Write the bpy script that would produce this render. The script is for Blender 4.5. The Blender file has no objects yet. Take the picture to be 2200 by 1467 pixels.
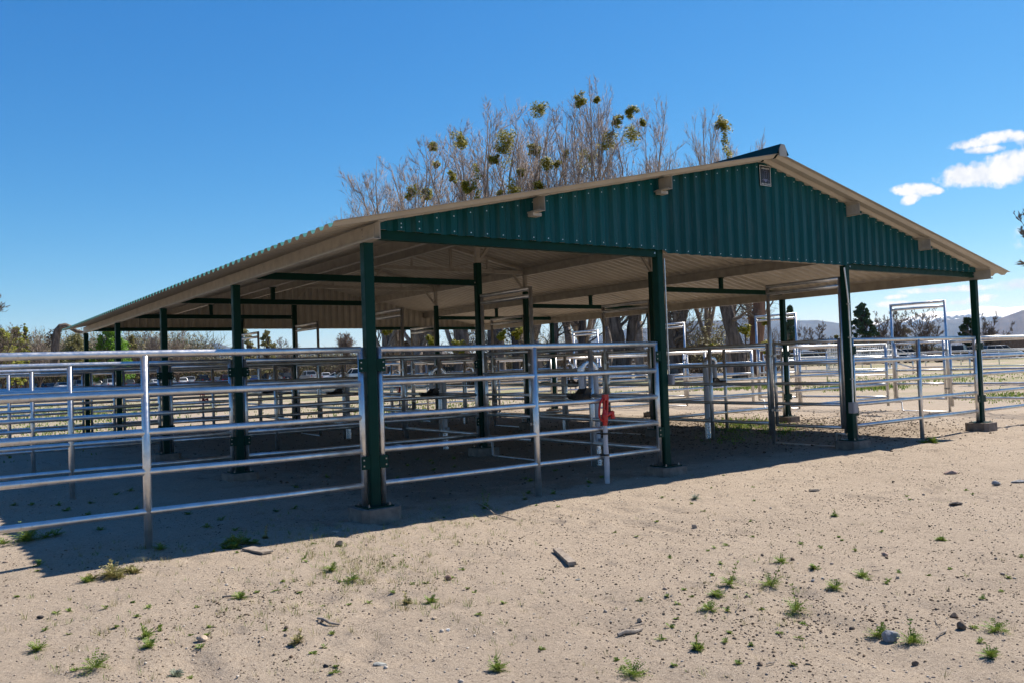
import bpy, math, random
import numpy as np
from mathutils import Vector, Matrix
R=math.radians
C=bpy.context.scene.collection
random.seed(7); NP=np.random.RandomState(7)
W=10.67; B1=3.55; C1=7.12; S=3.658; MID=W/2
# ---------------------------------------------------------------- camera
CAM=Vector((-3.2211,-6.6404,1.274)); YAW,PIT,ROL,F=0.6198,0.0301,-0.0362,1804.04
fw=Vector((math.sin(YAW)*math.cos(PIT),math.cos(YAW)*math.cos(PIT),math.sin(PIT)))
r0=Vector((math.cos(YAW),-math.sin(YAW),0)); u0=r0.cross(fw)
rt=r0*math.cos(ROL)+u0*math.sin(ROL); up=-r0*math.sin(ROL)+u0*math.cos(ROL)
cd=bpy.data.cameras.new('camera'); cam=bpy.data.objects.new('camera',cd); C.objects.link(cam)
cam.matrix_world=Matrix(((rt.x,up.x,-fw.x,CAM.x),(rt.y,up.y,-fw.y,CAM.y),(rt.z,up.z,-fw.z,CAM.z),(0,0,0,1)))
cd.sensor_width=36; cd.lens=F/2200*36; cd.clip_start=.05; cd.clip_end=60000
bpy.context.scene.camera=cam
def ray(x,y): return fw+rt*((x-1100)/F)-up*((y-733.5)/F)
def hz(x): return 834.3-.03619*(x+185.1)
def at(x,D,z=0):            # ground position seen at photo column x, D metres away
    d=ray(x,hz(x)); d.z=0; d.normalize(); p=CAM+d*D; p.z=z; return p
def gp(x,y):                # ground point seen at a photo pixel
    d=ray(x,y); return CAM+d*(-CAM.z/d.z)
def hgt(x,y,D): return CAM.z+(hz(x)-y)*D/F   # height of a thing at distance D whose top shows at y
# ---------------------------------------------------------------- materials
def newmat(name):
    m=bpy.data.materials.new(name); m.use_nodes=True; nt=m.node_tree
    return m,nt,nt.nodes['Principled BSDF']
def N(nt,t,**k):
    n=nt.nodes.new(t)
    for a,b in k.items(): setattr(n,a,b)
    return n
def noise(nt,scale,detail=4,rough=.55,coord='Object',vec=None):
    n=N(nt,'ShaderNodeTexNoise'); n.inputs['Scale'].default_value=scale; n.inputs['Detail'].default_value=detail; n.inputs['Roughness'].default_value=rough
    if vec is None:
        tc=N(nt,'ShaderNodeTexCoord'); vec=tc.outputs[coord]
    nt.links.new(vec,n.inputs['Vector']); return n
def ramp(nt,src,stops):
    r=N(nt,'ShaderNodeValToRGB'); e=r.color_ramp.elements
    while len(e)<len(stops): e.new(.5)
    for i,(p,c) in enumerate(stops):
        e[i].position=p; e[i].color=(c[0],c[1],c[2],1) if not isinstance(c,(int,float)) else (c,c,c,1)
    nt.links.new(src,r.inputs[0]); return r
def mixc(nt,f,a,b,mode='MIX'):
    m=N(nt,'ShaderNodeMix',data_type='RGBA',blend_type=mode)
    for s,v in ((m.inputs[0],f),(m.inputs[6],a),(m.inputs[7],b)):
        if isinstance(v,bpy.types.NodeSocket): nt.links.new(v,s)
        elif isinstance(v,(int,float)): s.default_value=v
        else: s.default_value=(v[0],v[1],v[2],1)
    return m.outputs[2]
def bump(nt,bs,h,strength=.3,dist=.01,prev=None):
    b=N(nt,'ShaderNodeBump'); b.inputs['Strength'].default_value=strength; b.inputs['Distance'].default_value=dist
    nt.links.new(h,b.inputs['Height'])
    if prev: nt.links.new(prev.outputs[0],b.inputs['Normal'])
    nt.links.new(b.outputs[0],bs.inputs['Normal']); return b
def math_(nt,op,a,b=None,c=None,clamp=False):
    m=N(nt,'ShaderNodeMath',operation=op,use_clamp=clamp)
    for i,v in enumerate((a,b,c)):
        if v is None: continue
        if isinstance(v,(int,float)): m.inputs[i].default_value=v
        else: nt.links.new(v,m.inputs[i])
    return m.outputs[0]
def paint(name,col,rough=.45,metal=0,var=.15,scale=6,spec=.5,bmp=0):
    m,nt,b=newmat(name); n=noise(nt,scale,5)
    d=[c*(1-var) for c in col]; l=[min(1,c*(1+var)) for c in col]
    r=ramp(nt,n.outputs[0],[(.3,d),(.7,l)]); nt.links.new(r.outputs[0],b.inputs['Base Color'])
    r2=ramp(nt,noise(nt,scale*3,3).outputs[0],[(.3,max(0,rough-.08)),(.7,min(1,rough+.12))]); nt.links.new(r2.outputs[0],b.inputs['Roughness'])
    b.inputs['Metallic'].default_value=metal; b.inputs['Specular IOR Level'].default_value=spec
    if bmp: bump(nt,b,noise(nt,scale*6,4).outputs[0],.4,bmp)
    return m
def isl(name,cols,rough=.6,transl=0,spec=.3):     # colour differs from leaf to leaf / twig to twig
    m,nt,b=newmat(name); g=N(nt,'ShaderNodeNewGeometry')
    st=[(i/(max(1,len(cols)-1)),c) for i,c in enumerate(cols)]
    r=ramp(nt,g.outputs['Random Per Island'],st); nt.links.new(r.outputs[0],b.inputs['Base Color'])
    b.inputs['Roughness'].default_value=rough; b.inputs['Specular IOR Level'].default_value=spec
    if transl:
        t=N(nt,'ShaderNodeBsdfTranslucent'); nt.links.new(r.outputs[0],t.inputs['Color'])
        mx=N(nt,'ShaderNodeMixShader'); mx.inputs[0].default_value=transl
        o=[n for n in nt.nodes if n.type=='OUTPUT_MATERIAL'][0]
        nt.links.new(b.outputs[0],mx.inputs[1]); nt.links.new(t.outputs[0],mx.inputs[2]); nt.links.new(mx.outputs[0],o.inputs[0])
    return m
M={}
def galv():
    m,nt,b=newmat('galvanised pipe')
    n=noise(nt,9,5); r=ramp(nt,n.outputs[0],[(.3,(.52,.515,.51)),(.7,(.74,.73,.72))])
    # dark scuffs and dried mud, long along the pipe
    n2=noise(nt,22,6,.7); s=ramp(nt,n2.outputs[0],[(.60,0),(.72,1)])
    c=mixc(nt,math_(nt,'MULTIPLY',s.outputs[0],.45),r.outputs[0],(.30,.27,.24))
    nt.links.new(c,b.inputs['Base Color'])
    b.inputs['Metallic'].default_value=.92
    rr=ramp(nt,noise(nt,35,4).outputs[0],[(.3,.30),(.7,.50)]); nt.links.new(rr.outputs[0],b.inputs['Roughness'])
    bump(nt,b,noise(nt,60,3).outputs[0],.12,.002)
    return m
M['galv']=galv()
M['green']=paint('dark green steel paint',(.0016,.030,.021),.5,0,.18,5,.12)
M['teal']=None
def tealmat():
    m,nt,b=newmat('teal steel sheet paint'); tc=N(nt,'ShaderNodeTexCoord'); sx=N(nt,'ShaderNodeSeparateXYZ'); nt.links.new(tc.outputs['Object'],sx.inputs[0])
    sheet=math_(nt,'FLOOR',math_(nt,'DIVIDE',sx.outputs[0],.915)); wn=N(nt,'ShaderNodeTexWhiteNoise',noise_dimensions='1D'); nt.links.new(sheet,wn.inputs['W'])
    mp=N(nt,'ShaderNodeMapping'); mp.inputs['Scale'].default_value=(9,9,.9); nt.links.new(tc.outputs['Object'],mp.inputs[0]); st=noise(nt,2.2,7,.65,vec=mp.outputs[0])
    c=mixc(nt,wn.outputs['Value'],(.0010,.054,.058),(.0014,.070,.076)); d=ramp(nt,st.outputs[0],[(.48,0),(.75,1)])
    c=mixc(nt,math_(nt,'MULTIPLY',d.outputs[0],.16),c,(.16,.16,.14)); nt.links.new(c,b.inputs['Base Color']); b.inputs['Roughness'].default_value=.44; b.inputs['Specular IOR Level'].default_value=.16
    lap=math_(nt,'LESS_THAN',math_(nt,'FRACT',math_(nt,'DIVIDE',sx.outputs[0],.915)),.012); bump(nt,b,math_(nt,'ADD',math_(nt,'MULTIPLY',noise(nt,1.4,3).outputs[0],.8),lap),.35,.006); return m
M['teal']=tealmat()
M['cream']=paint('cream steel paint',(.38,.342,.283),.36,0,.10,4,.45)
M['creamdirty']=paint('dusty cream purlin paint',(.35,.315,.262),.45,0,.18,7,.4)
M['trim']=paint('dark green ridge trim',(.003,.035,.036),.5,0,.1,4,.12)
M['screw']=paint('screw heads',(.5,.6,.6),.3,.3,.1,5)
M['conc']=paint('footing concrete',(.19,.155,.128),.9,0,.3,14,.2,.004)
M['red']=paint('red cast iron',(.42,.012,.010),.38,0,.15,12)
M['pvc']=paint('white wrapped standpipe',(.44,.44,.46),.5,0,.12,14,.4,.002)
M['foil']=paint('foil tape',(.72,.72,.74),.22,.95,.1,18,.5,.012)
M['black']=paint('black cast iron',(.012,.012,.013),.4,0,.2,10)
M['greybox']=paint('grey enclosure',(.26,.26,.28),.45,.1,.08,6)
M['signblack']=paint('black sign face',(.012,.012,.016),.35,0,.1,8)
M['signwhite']=paint('white sign ink',(.62,.62,.58),.5,0,.05,8)
M['signblue']=paint('blue grey sign ink',(.16,.17,.26),.5,0,.1,8)
M['bolt']=paint('zinc bolts',(.32,.32,.32),.3,.9,.1,8)
M['white']=paint('white fence paint',(.72,.72,.70),.5,0,.08,3)
M['tyre']=paint('tyre rubber',(.02,.02,.02),.8)
M['rim']=paint('alloy rim',(.5,.5,.52),.3,.8)
M['glass']=paint('dark car glass',(.02,.025,.03),.3,0,.05,3,.25)
M['lampred']=paint('tail lamp lens',(.35,.01,.01),.2)
M['lampclear']=paint('head lamp lens',(.7,.7,.7),.15,.2)
M['brick']=None
def bark(name,c1,c2,sc=3,d=.06):
    m,nt,b=newmat(name)
    tc=N(nt,'ShaderNodeTexCoord'); mp=N(nt,'ShaderNodeMapping'); mp.inputs['Scale'].default_value=(1,1,.22); nt.links.new(tc.outputs['Object'],mp.inputs[0])
    n=noise(nt,sc,8,.7,vec=mp.outputs[0]); r=ramp(nt,n.outputs[0],[(.35,c1),(.65,c2)])
    nt.links.new(r.outputs[0],b.inputs['Base Color']); b.inputs['Roughness'].default_value=.9; b.inputs['Specular IOR Level'].default_value=.15
    bump(nt,b,n.outputs[0],.8,d); return m
M['bark']=bark('furrowed cottonwood bark',(.035,.028,.024),(.21,.165,.135),4,.16)
M['limb']=bark('pale smooth upper limbs',(.17,.14,.12),(.40,.34,.29),5,.03)
M['darkbark']=bark('dark bark',(.04,.032,.026),(.13,.10,.08))
M['redbark']=bark('peeled reddish bark',(.10,.06,.045),(.30,.17,.11),2)
M['twig']=isl('pale bare twigs',[(.13,.098,.078),(.24,.185,.148),(.38,.305,.25)],.8,0,.15)
M['twigdark']=isl('brown bare twigs',[(.085,.065,.05),(.15,.12,.095),(.24,.195,.155)],.8,0,.15)
M['twigolive']=isl('budding olive twigs',[(.13,.12,.05),(.22,.20,.09),(.30,.27,.15)],.8,0,.15)
M['mistle']=isl('mistletoe leaves',[(.17,.18,.012),(.31,.29,.022),(.48,.40,.045)],.55,.5)
M['leafy']=isl('fresh willow leaves',[(.15,.17,.014),(.26,.27,.03),(.36,.34,.06)],.55,.35)
M['green_l']=isl('green leaves',[(.07,.17,.012),(.13,.28,.02),(.22,.38,.04)],.55,.3)
M['olive']=isl('olive spring leaves',[(.15,.14,.05),(.23,.21,.08),(.31,.28,.12)],.6,.25)
M['pine']=isl('pine needles',[(.022,.05,.026),(.04,.08,.038),(.07,.115,.055)],.6,.1)
M['weed']=isl('weed leaves',[(.07,.125,.016),(.14,.22,.028),(.25,.27,.06)],.55,.3)
M['weedgrey']=isl('silvery weed leaves',[(.16,.19,.13),(.26,.29,.21)],.6,.2)
M['dry']=isl('dry grass',[(.26,.20,.09),(.20,.21,.055),(.34,.27,.14)],.7,.2)
M['wood']=bark('weathered wood',(.14,.11,.085),(.34,.29,.24),14,.004)
M['roof']=paint('brown shingles',(.055,.045,.04),.85,0,.3,3)
def brickmat():
    m,nt,b=newmat('tan block wall'); tc=N(nt,'ShaderNodeTexCoord'); br=N(nt,'ShaderNodeTexBrick')
    mp=N(nt,'ShaderNodeMapping'); mp.inputs['Rotation'].default_value=(R(90),0,0); nt.links.new(tc.outputs['Object'],mp.inputs[0]); nt.links.new(mp.outputs[0],br.inputs[0])
    br.inputs['Color1'].default_value=(.34,.20,.13,1); br.inputs['Color2'].default_value=(.27,.155,.10,1); br.inputs['Mortar'].default_value=(.30,.24,.19,1); br.inputs['Scale'].default_value=2.2
    nt.links.new(br.outputs[0],b.inputs['Base Color']); b.inputs['Roughness'].default_value=.9; return m
M['brick']=brickmat()
def stonemat(name,c1,c2):
    return paint(name,tuple((a+b)/2 for a,b in zip(c1,c2)),.85,0,.35,45,.25,.004)
# ---------------------------------------------------------------- mesh building
class MB:
    def __init__(s): s.v=[]; s.f=[]; s.m=[]
    def add(s,vs,fs,mi=0):
        o=len(s.v); s.v+=[tuple(v) for v in vs]; s.f+=[tuple(i+o for i in f) for f in fs]; s.m+=[mi]*len(fs)
    def box(s,x0,x1,y0,y1,z0,z1,mi=0):
        s.add([(x0,y0,z0),(x1,y0,z0),(x1,y1,z0),(x0,y1,z0),(x0,y0,z1),(x1,y0,z1),(x1,y1,z1),(x0,y1,z1)],
              [(0,3,2,1),(4,5,6,7),(0,1,5,4),(1,2,6,5),(2,3,7,6),(3,0,4,7)],mi)
    def bbox(s,x0,x1,y0,y1,z0,z1,b=.004,mi=0):   # box with chamfered vertical edges
        p=[(x0+b,y0),(x1-b,y0),(x1,y0+b),(x1,y1-b),(x1-b,y1),(x0+b,y1),(x0,y1-b),(x0,y0+b)]
        s.prism(p,z0,z1,mi)
    def prism(s,p,z0,z1,mi=0):
        n=len(p); s.add([(a,b,z0) for a,b in p]+[(a,b,z1) for a,b in p],
            [tuple(range(n))[::-1],tuple(range(n,2*n))]+[(i,(i+1)%n,n+(i+1)%n,n+i) for i in range(n)],mi)
    def tube(s,pts,rad,n=8,cap=True,mi=0,flat=None):
        pts=[Vector(p) for p in pts]
        if isinstance(rad,(int,float)): rad=[rad]*len(pts)
        o=len(s.v); k=len(pts); ref=None
        for i,p in enumerate(pts):
            d=(pts[min(i+1,k-1)]-pts[max(i-1,0)])
            if d.length<1e-9: d=Vector((0,0,1))
            d.normalize()
            if ref is None: ref=Vector((0,0,1)) if abs(d.z)<.9 else Vector((1,0,0))
            a=ref-d*ref.dot(d)
            if a.length<1e-4: a=Vector((1,0,0))-d*d.x
            a.normalize(); b=d.cross(a); ref=a
            for j in range(n):
                t=2*math.pi*j/n; q=p+(a*math.cos(t)+b*math.sin(t))*rad[i]; s.v.append((q.x,q.y,q.z))
        for i in range(k-1):
            for j in range(n):
                s.f.append((o+i*n+j,o+i*n+(j+1)%n,o+(i+1)*n+(j+1)%n,o+(i+1)*n+j)); s.m.append(mi)
        if cap and n>2:
            s.f.append(tuple(o+j for j in range(n))[::-1]); s.m.append(mi)
            s.f.append(tuple(o+(k-1)*n+j for j in range(n))); s.m.append(mi)
    def spike(s,p,q,r,mi=0):      # 3-sided tapered twig
        d=(q-p); a=d.orthogonal().normalized(); b=d.normalized().cross(a); o=len(s.v)
        for t in (0,2.094,4.189):
            w=p+(a*math.cos(t)+b*math.sin(t))*r; s.v.append((w.x,w.y,w.z))
        s.v.append((q.x,q.y,q.z)); s.f+=[(o,o+1,o+3),(o+1,o+2,o+3),(o+2,o,o+3)]; s.m+=[mi]*3
    def beam(s,a,b,w,h,mi=0):     # rectangular bar between two points
        a=Vector(a); b=Vector(b); d=(b-a).normalized(); ref=Vector((0,0,1)) if abs(d.z)<.95 else Vector((0,1,0))
        x=d.cross(ref).normalized(); z=x.cross(d)
        vs=[p+x*i*w/2+z*j*h/2 for p in (a,b) for i,j in ((-1,-1),(1,-1),(1,1),(-1,1))]
        s.add(vs,[(0,3,2,1),(4,5,6,7),(0,1,5,4),(1,2,6,5),(2,3,7,6),(3,0,4,7)],mi)
    def lathe(s,prof,c=(0,0,0),n=12,mi=0):
        o=len(s.v)
        for r,z in prof:
            for j in range(n):
                t=2*math.pi*j/n; s.v.append((c[0]+r*math.cos(t),c[1]+r*math.sin(t),c[2]+z))
        for i in range(len(prof)-1):
            for j in range(n): s.f.append((o+i*n+j,o+i*n+(j+1)%n,o+(i+1)*n+(j+1)%n,o+(i+1)*n+j)); s.m.append(mi)
        s.f.append(tuple(o+j for j in range(n))[::-1]); s.m.append(mi)
        s.f.append(tuple(o+(len(prof)-1)*n+j for j in range(n))); s.m.append(mi)
    def xf(s,mat):
        s.v=[tuple(mat@Vector(v)) for v in s.v]; return s
    def build(s,name,mats,parent=None,smooth=False,loc=None):
        me=bpy.data.meshes.new(name); me.from_pydata(s.v,[],s.f)
        if not isinstance(mats,(list,tuple)): mats=[mats]
        for m in mats: me.materials.append(m)
        if len(mats)>1: me.polygons.foreach_set('material_index',s.m)
        if smooth:
            me.polygons.foreach_set('use_smooth',[True]*len(me.polygons))
            if smooth!='all':
                try: me.set_sharp_from_angle(angle=R(40))
                except Exception: pass
        me.update(); o=bpy.data.objects.new(name,me); C.objects.link(o)
        if parent: o.parent=parent
        if loc is not None: o.location=loc
        return o
def tag(o,label=None,cat=None,group=None,kind=None):
    if label: o['label']=label
    if cat: o['category']=cat
    if group: o['group']=group
    if kind: o['kind']=kind
    return o
def empty(name,loc=(0,0,0),rz=0,label=None,cat=None,group=None):
    o=bpy.data.objects.new(name,None); C.objects.link(o); o.location=loc; o.rotation_euler=(0,0,rz); o.empty_display_size=.2
    return tag(o,label,cat,group)
KIDS={}
def kids(o):
    return [c for c in bpy.data.objects if c.parent==o]
def copytree(o,loc,rz=0,label=None,group=None,scale=None,cat=None):
    if o not in KIDS: KIDS[o]=[(c,[g for g in kids(c)]) for c in kids(o)]
    r=o.copy(); C.objects.link(r); r.location=loc; r.rotation_euler=(0,0,rz)
    if scale: r.scale=scale if not isinstance(scale,(int,float)) else (scale,)*3
    if label: r['label']=label
    if group: r['group']=group
    if cat: r['category']=cat
    for c,gs in KIDS[o]:
        d=c.copy(); C.objects.link(d); d.parent=r
        for g in gs:
            e=g.copy(); C.objects.link(e); e.parent=d
    return r
PARK=[]
def retire(o):              # remove a template that is not placed itself
    for c,gs in KIDS.get(o,[(c,kids(c)) for c in kids(o)]):
        for g in gs: bpy.data.objects.remove(g)
        bpy.data.objects.remove(c)
    bpy.data.objects.remove(o)
# ---------------------------------------------------------------- value noise
def vnoise(x,y,seed=0):
    xi=np.floor(x).astype(np.int64); yi=np.floor(y).astype(np.int64); fx=x-xi; fy=y-yi
    fx=fx*fx*(3-2*fx); fy=fy*fy*(3-2*fy)
    def h(a,b):
        n=(a*374761393+b*668265263+seed*974634777)&0x7fffffff
        n=((n^(n>>13))*1274126177)&0x7fffffff
        return ((n^(n>>16))&0xffff)/65535.
    return (h(xi,yi)*(1-fx)+h(xi+1,yi)*fx)*(1-fy)+(h(xi,yi+1)*(1-fx)+h(xi+1,yi+1)*fx)*fy
def gh(x,y):
    x=np.asarray(x,float); y=np.asarray(y,float)
    z=(vnoise(x*.45,y*.45,1)-.5)*.045+(vnoise(x*1.6,y*1.6,2)-.5)*.022
    near=np.clip(1-np.hypot(x-2,y-1)/40,0,1)
    rough=.45+1.5*np.clip(vnoise(x*.7+3,y*.7,8)-.35,0,1)
    z+=((vnoise(x*5,y*5,3)-.5)*.020+(vnoise(x*12,y*12,4)-.5)*.012)*near*rough
    # hoof and boot dents
    d=vnoise(x*3.6+7,y*3.6,5); z-=np.clip(d-.70,0,1)*.15*near*rough; d=vnoise(x*6.1+3,y*6.1,15); z-=np.clip(d-.76,0,1)*.13*near*rough
    far=np.clip((np.hypot(x,y)-60)/400,0,1)
    return z*(1-far)+.022*np.clip(1-np.hypot(x-5,y)/25,0,1)
# ---------------------------------------------------------------- ground
def axis(a,b,step,lim,g=1.045):
    c=list(np.arange(a,b,step)); s=step; lo=[a]; 
    while lo[-1]>-lim: s*=g; lo.append(lo[-1]-s)
    s=step; hi=[c[-1]]
    while hi[-1]<lim: s*=g; hi.append(hi[-1]+s)
    return np.array(lo[::-1][:-1]+c+hi[1:])
def ground():
    X=axis(-5,9,.036,24000); Y=axis(-6,2.0,.036,24000)
    gx,gy=np.meshgrid(X,Y); z=gh(gx,gy); nx,ny=len(X),len(Y)
    co=np.stack([gx,gy,z],-1).reshape(-1,3)
    i=np.arange(nx*ny).reshape(ny,nx); q=np.stack([i[:-1,:-1],i[:-1,1:],i[1:,1:],i[1:,:-1]],-1).reshape(-1,4)
    me=bpy.data.meshes.new('ground'); me.vertices.add(len(co)); me.vertices.foreach_set('co',co.ravel())
    me.loops.add(q.size); me.loops.foreach_set('vertex_index',q.ravel().astype(np.int32))
    me.polygons.add(len(q)); me.polygons.foreach_set('loop_start',np.arange(0,q.size,4,dtype=np.int32))
    me.polygons.foreach_set('use_smooth',np.ones(len(q),bool)); me.update(calc_edges=True); me.validate()
    m,nt,b=newmat('dry sandy ground')
    big=noise(nt,.35,5); mid=noise(nt,2.2,6,.65); fine=noise(nt,38,6,.75); grit=noise(nt,160,3,.7)
    base=ramp(nt,big.outputs[0],[(.3,(.235,.184,.138)),(.5,(.36,.287,.215)),(.7,(.455,.368,.282))]).outputs[0]
    base=mixc(nt,.5,base,ramp(nt,mid.outputs[0],[(.3,(.265,.212,.160)),(.7,(.50,.41,.32))]).outputs[0])
    base=mixc(nt,.55,base,ramp(nt,fine.outputs[0],[(.30,(.11,.085,.062)),(.46,(.355,.284,.214)),(.6,(.43,.350,.270)),(.75,(.66,.56,.455))]).outputs[0])
    base=mixc(nt,.35,base,ramp(nt,grit.outputs[0],[(.35,(.12,.093,.07)),(.65,(.46,.385,.30))]).outputs[0])
    # dark organic flecks, patchy
    vor=N(nt,'ShaderNodeTexVoronoi'); vor.inputs['Scale'].default_value=34; tc=N(nt,'ShaderNodeTexCoord'); nt.links.new(tc.outputs['Object'],vor.inputs['Vector'])
    fl=ramp(nt,vor.outputs['Distance'],[(.14,1),(.26,0)]); pm=ramp(nt,noise(nt,1.6,6,.7).outputs[0],[(.40,0),(.58,1)])
    base=mixc(nt,math_(nt,'MULTIPLY',math_(nt,'MULTIPLY',fl.outputs[0],pm.outputs[0]),.85),base,(.07,.05,.036))
    # trampled stall soil, manure tint deepened to paint in roof shade, noise-wobbled edge
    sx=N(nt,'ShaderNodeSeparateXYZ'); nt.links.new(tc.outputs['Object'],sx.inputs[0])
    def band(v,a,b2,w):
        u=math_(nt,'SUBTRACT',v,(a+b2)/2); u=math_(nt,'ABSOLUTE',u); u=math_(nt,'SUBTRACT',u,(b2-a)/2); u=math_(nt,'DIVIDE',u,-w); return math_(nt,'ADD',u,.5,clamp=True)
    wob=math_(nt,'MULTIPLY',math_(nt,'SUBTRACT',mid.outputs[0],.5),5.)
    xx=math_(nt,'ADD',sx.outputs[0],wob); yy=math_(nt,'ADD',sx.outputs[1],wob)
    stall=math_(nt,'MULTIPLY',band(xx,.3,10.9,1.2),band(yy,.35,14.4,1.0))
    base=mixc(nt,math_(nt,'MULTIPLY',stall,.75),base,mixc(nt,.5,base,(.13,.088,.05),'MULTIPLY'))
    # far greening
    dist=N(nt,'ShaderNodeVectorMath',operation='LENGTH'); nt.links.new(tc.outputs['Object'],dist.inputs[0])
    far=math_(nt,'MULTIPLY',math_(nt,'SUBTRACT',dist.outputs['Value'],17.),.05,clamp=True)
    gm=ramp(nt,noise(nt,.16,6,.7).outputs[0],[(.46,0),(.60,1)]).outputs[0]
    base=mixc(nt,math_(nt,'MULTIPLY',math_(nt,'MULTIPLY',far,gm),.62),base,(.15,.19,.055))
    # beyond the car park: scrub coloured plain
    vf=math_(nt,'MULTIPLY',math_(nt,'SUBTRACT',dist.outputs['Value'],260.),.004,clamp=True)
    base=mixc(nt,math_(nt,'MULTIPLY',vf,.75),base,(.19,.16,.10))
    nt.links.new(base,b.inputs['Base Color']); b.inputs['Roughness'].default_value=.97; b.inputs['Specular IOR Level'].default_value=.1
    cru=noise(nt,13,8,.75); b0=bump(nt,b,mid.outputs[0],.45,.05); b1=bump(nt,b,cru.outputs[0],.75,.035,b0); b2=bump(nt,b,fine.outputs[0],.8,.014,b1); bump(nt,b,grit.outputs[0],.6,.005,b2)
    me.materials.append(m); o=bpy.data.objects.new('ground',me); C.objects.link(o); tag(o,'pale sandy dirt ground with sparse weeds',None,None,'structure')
ground()
# ---------------------------------------------------------------- stall shelter
shel=empty('stall_shelter',(0,0,0),0,'long open horse shelter with teal corrugated gable and cream underside','shelter')
ROOFZ=lambda x: 2.556+.213*min(x,W-x)
PITCH=.1829; DEP=.036
def prof(a,b,ph=0):
    out=[]; k=math.floor((a-ph)/PITCH)
    pts=[]
    while k*PITCH<b+PITCH:
        for t,h in ((0,0),(.052,0),(.086,1),(.146,1)): pts.append((k*PITCH+t+ph,h*DEP))
        k+=1
    def h(u):
        for (p,q),(r,s) in zip(pts,pts[1:]):
            if p<=u<=r: return q+(s-q)*(u-p)/(r-p)
        return 0
    out=[(a,h(a))]+[p for p in pts if a<p[0]<b]+[(b,h(b))]
    return out
def roof(side):
    P=prof(-.372,15.02,.0827); m=MB(); T=.0016
    n=7; xs=[-.44+(MID-.02+.44)*i/(n-1) for i in range(n)]
    for lay,mi in ((T,0),(-T,1)):
        o=len(m.v)
        for y,h in P:
            for x in xs:
                X=x if side<0 else W-x
                m.v.append((X,y,ROOFZ(X)+h+lay+ (0 if 0<=x else 0)))
        for i in range(len(P)-1):
            for j in range(n-1):
                a=o+i*n+j; q=(a,a+1,a+n+1,a+n)
                if (lay>0)==(side<0): pass
                else: q=q[::-1]
                m.f.append(q[::-1]); m.m.append(mi)
    K=len(P)*n
    for i in range(len(P)-1):
        for j in (0,n-1):
            a=i*n+j; m.f.append((a,a+n,a+n+K,a+K)); m.m.append(1)
    for j in range(n-1):
        for i in (0,len(P)-1):
            a=i*n+j; m.f.append((a,a+1,a+1+K,a+K)); m.m.append(1)
    # lap screws on the crowns
    for x in xs[1:-1]:
        for y,h in P[2::4]:
            if h>.03:
                X=x if side<0 else W-x; z=ROOFZ(X)+h; m.box(X-.006,X+.006,y+.024,y+.036,z,z+.007,2)
    o=m.build('roof_sheet',[M['teal_roof'],M['cream'],M['screw']],shel)
    return o
M['teal_roof']=paint('teal roof paint',(.045,.20,.175),.35,0,.10,3,.5)
tag(roof(-1),'left roof slope, teal above and cream below'); tag(roof(1),'right roof slope, teal above and cream below')
# ridge cap
m=MB()
def ridge_prof(y0,y1):
    w=.115; z=ROOFZ(MID)-.012
    a=[(MID-w,z-.213*w+.050),(MID-w+.005,z-.213*w+.034),(MID-.06,z+.085),(MID,z+.125),(MID+.06,z+.085),(MID+w-.005,z-.213*w+.034),(MID+w,z-.213*w+.050)]
    o=[(MID-w,z-.213*w+.054),(MID-.07,z+.095),(MID-.035,z+.150),(MID+.035,z+.150),(MID+.07,z+.095),(MID+w,z-.213*w+.054)]
    n=len(o); m.add([(x,y0,zz) for x,zz in o]+[(x,y1,zz) for x,zz in o],[(i,i+1,n+i+1,n+i) for i in range(n-1)],0)
    lo=[(x,zz-.003) for x,zz in o]
    m.add([(x,y0,zz) for x,zz in lo]+[(x,y1,zz) for x,zz in lo],[(n+i,n+i+1,i+1,i) for i in range(n-1)],0)
ridge_prof(-.405,15.04)
m.build('ridge_cap',M['trim'],shel)
m=MB(); z=ROOFZ(MID)
m.prism([(MID-.07,z+.000),(MID+.07,z+.000),(MID+.066,z+.092),(MID+.033,z+.146),(MID-.033,z+.146),(MID-.066,z+.092)],0,.012)
m.v=[(x,-.398-zz,y-.012) for x,y,zz in m.v]
m.build('ridge_end_plate',M['creamdirty'],shel)
# purlins: Z sections
def purlin(x,hb=.150):
    m=MB(); zt=(ROOFZ(x)-.016); z0=zt-hb; t=.004; s=1 if x<MID else -1; y0,y1=-.27,14.98
    m.box(x-t/2,x+t/2,y0,y1,z0,zt)
    sl=.213
    # top flange follows the slope
    f=.062
    m.add([(x,y0,zt),(x+s*f,y0,zt+sl*f),(x+s*f,y1,zt+sl*f),(x,y1,zt),(x,y0,zt-t),(x+s*f,y0,zt+sl*f-t),(x+s*f,y1,zt+sl*f-t),(x,y1,zt-t)],
          [(0,1,2,3),(7,6,5,4),(0,4,5,1),(1,5,6,2),(2,6,7,3),(3,7,4,0)])
    m.box(min(x-t/2,x-s*f),max(x-t/2,x-s*f) if s>0 else x-s*f,y0,y1,z0-.0005,z0+t)
    m.box(x-s*f-t/2,x-s*f+t/2,y0,y1,z0-.001,z0+.016)
    # splice bolts at every frame
    for k in range(5):
        for dz in (.03,.06,.09,.12): m.box(x-.007,x+.007,k*S+.06,k*S+.074,z0+dz,z0+dz+.012,1)
        m.box(x-.0045,x+.0045,k*S-.17,k*S+.17,z0+.006,zt-.006,0)
    return m.build('purlin',[M['creamdirty'],M['bolt']],shel)
for x in (0,B1/2,B1,C1,(C1+W)/2,W): purlin(x)
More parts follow.
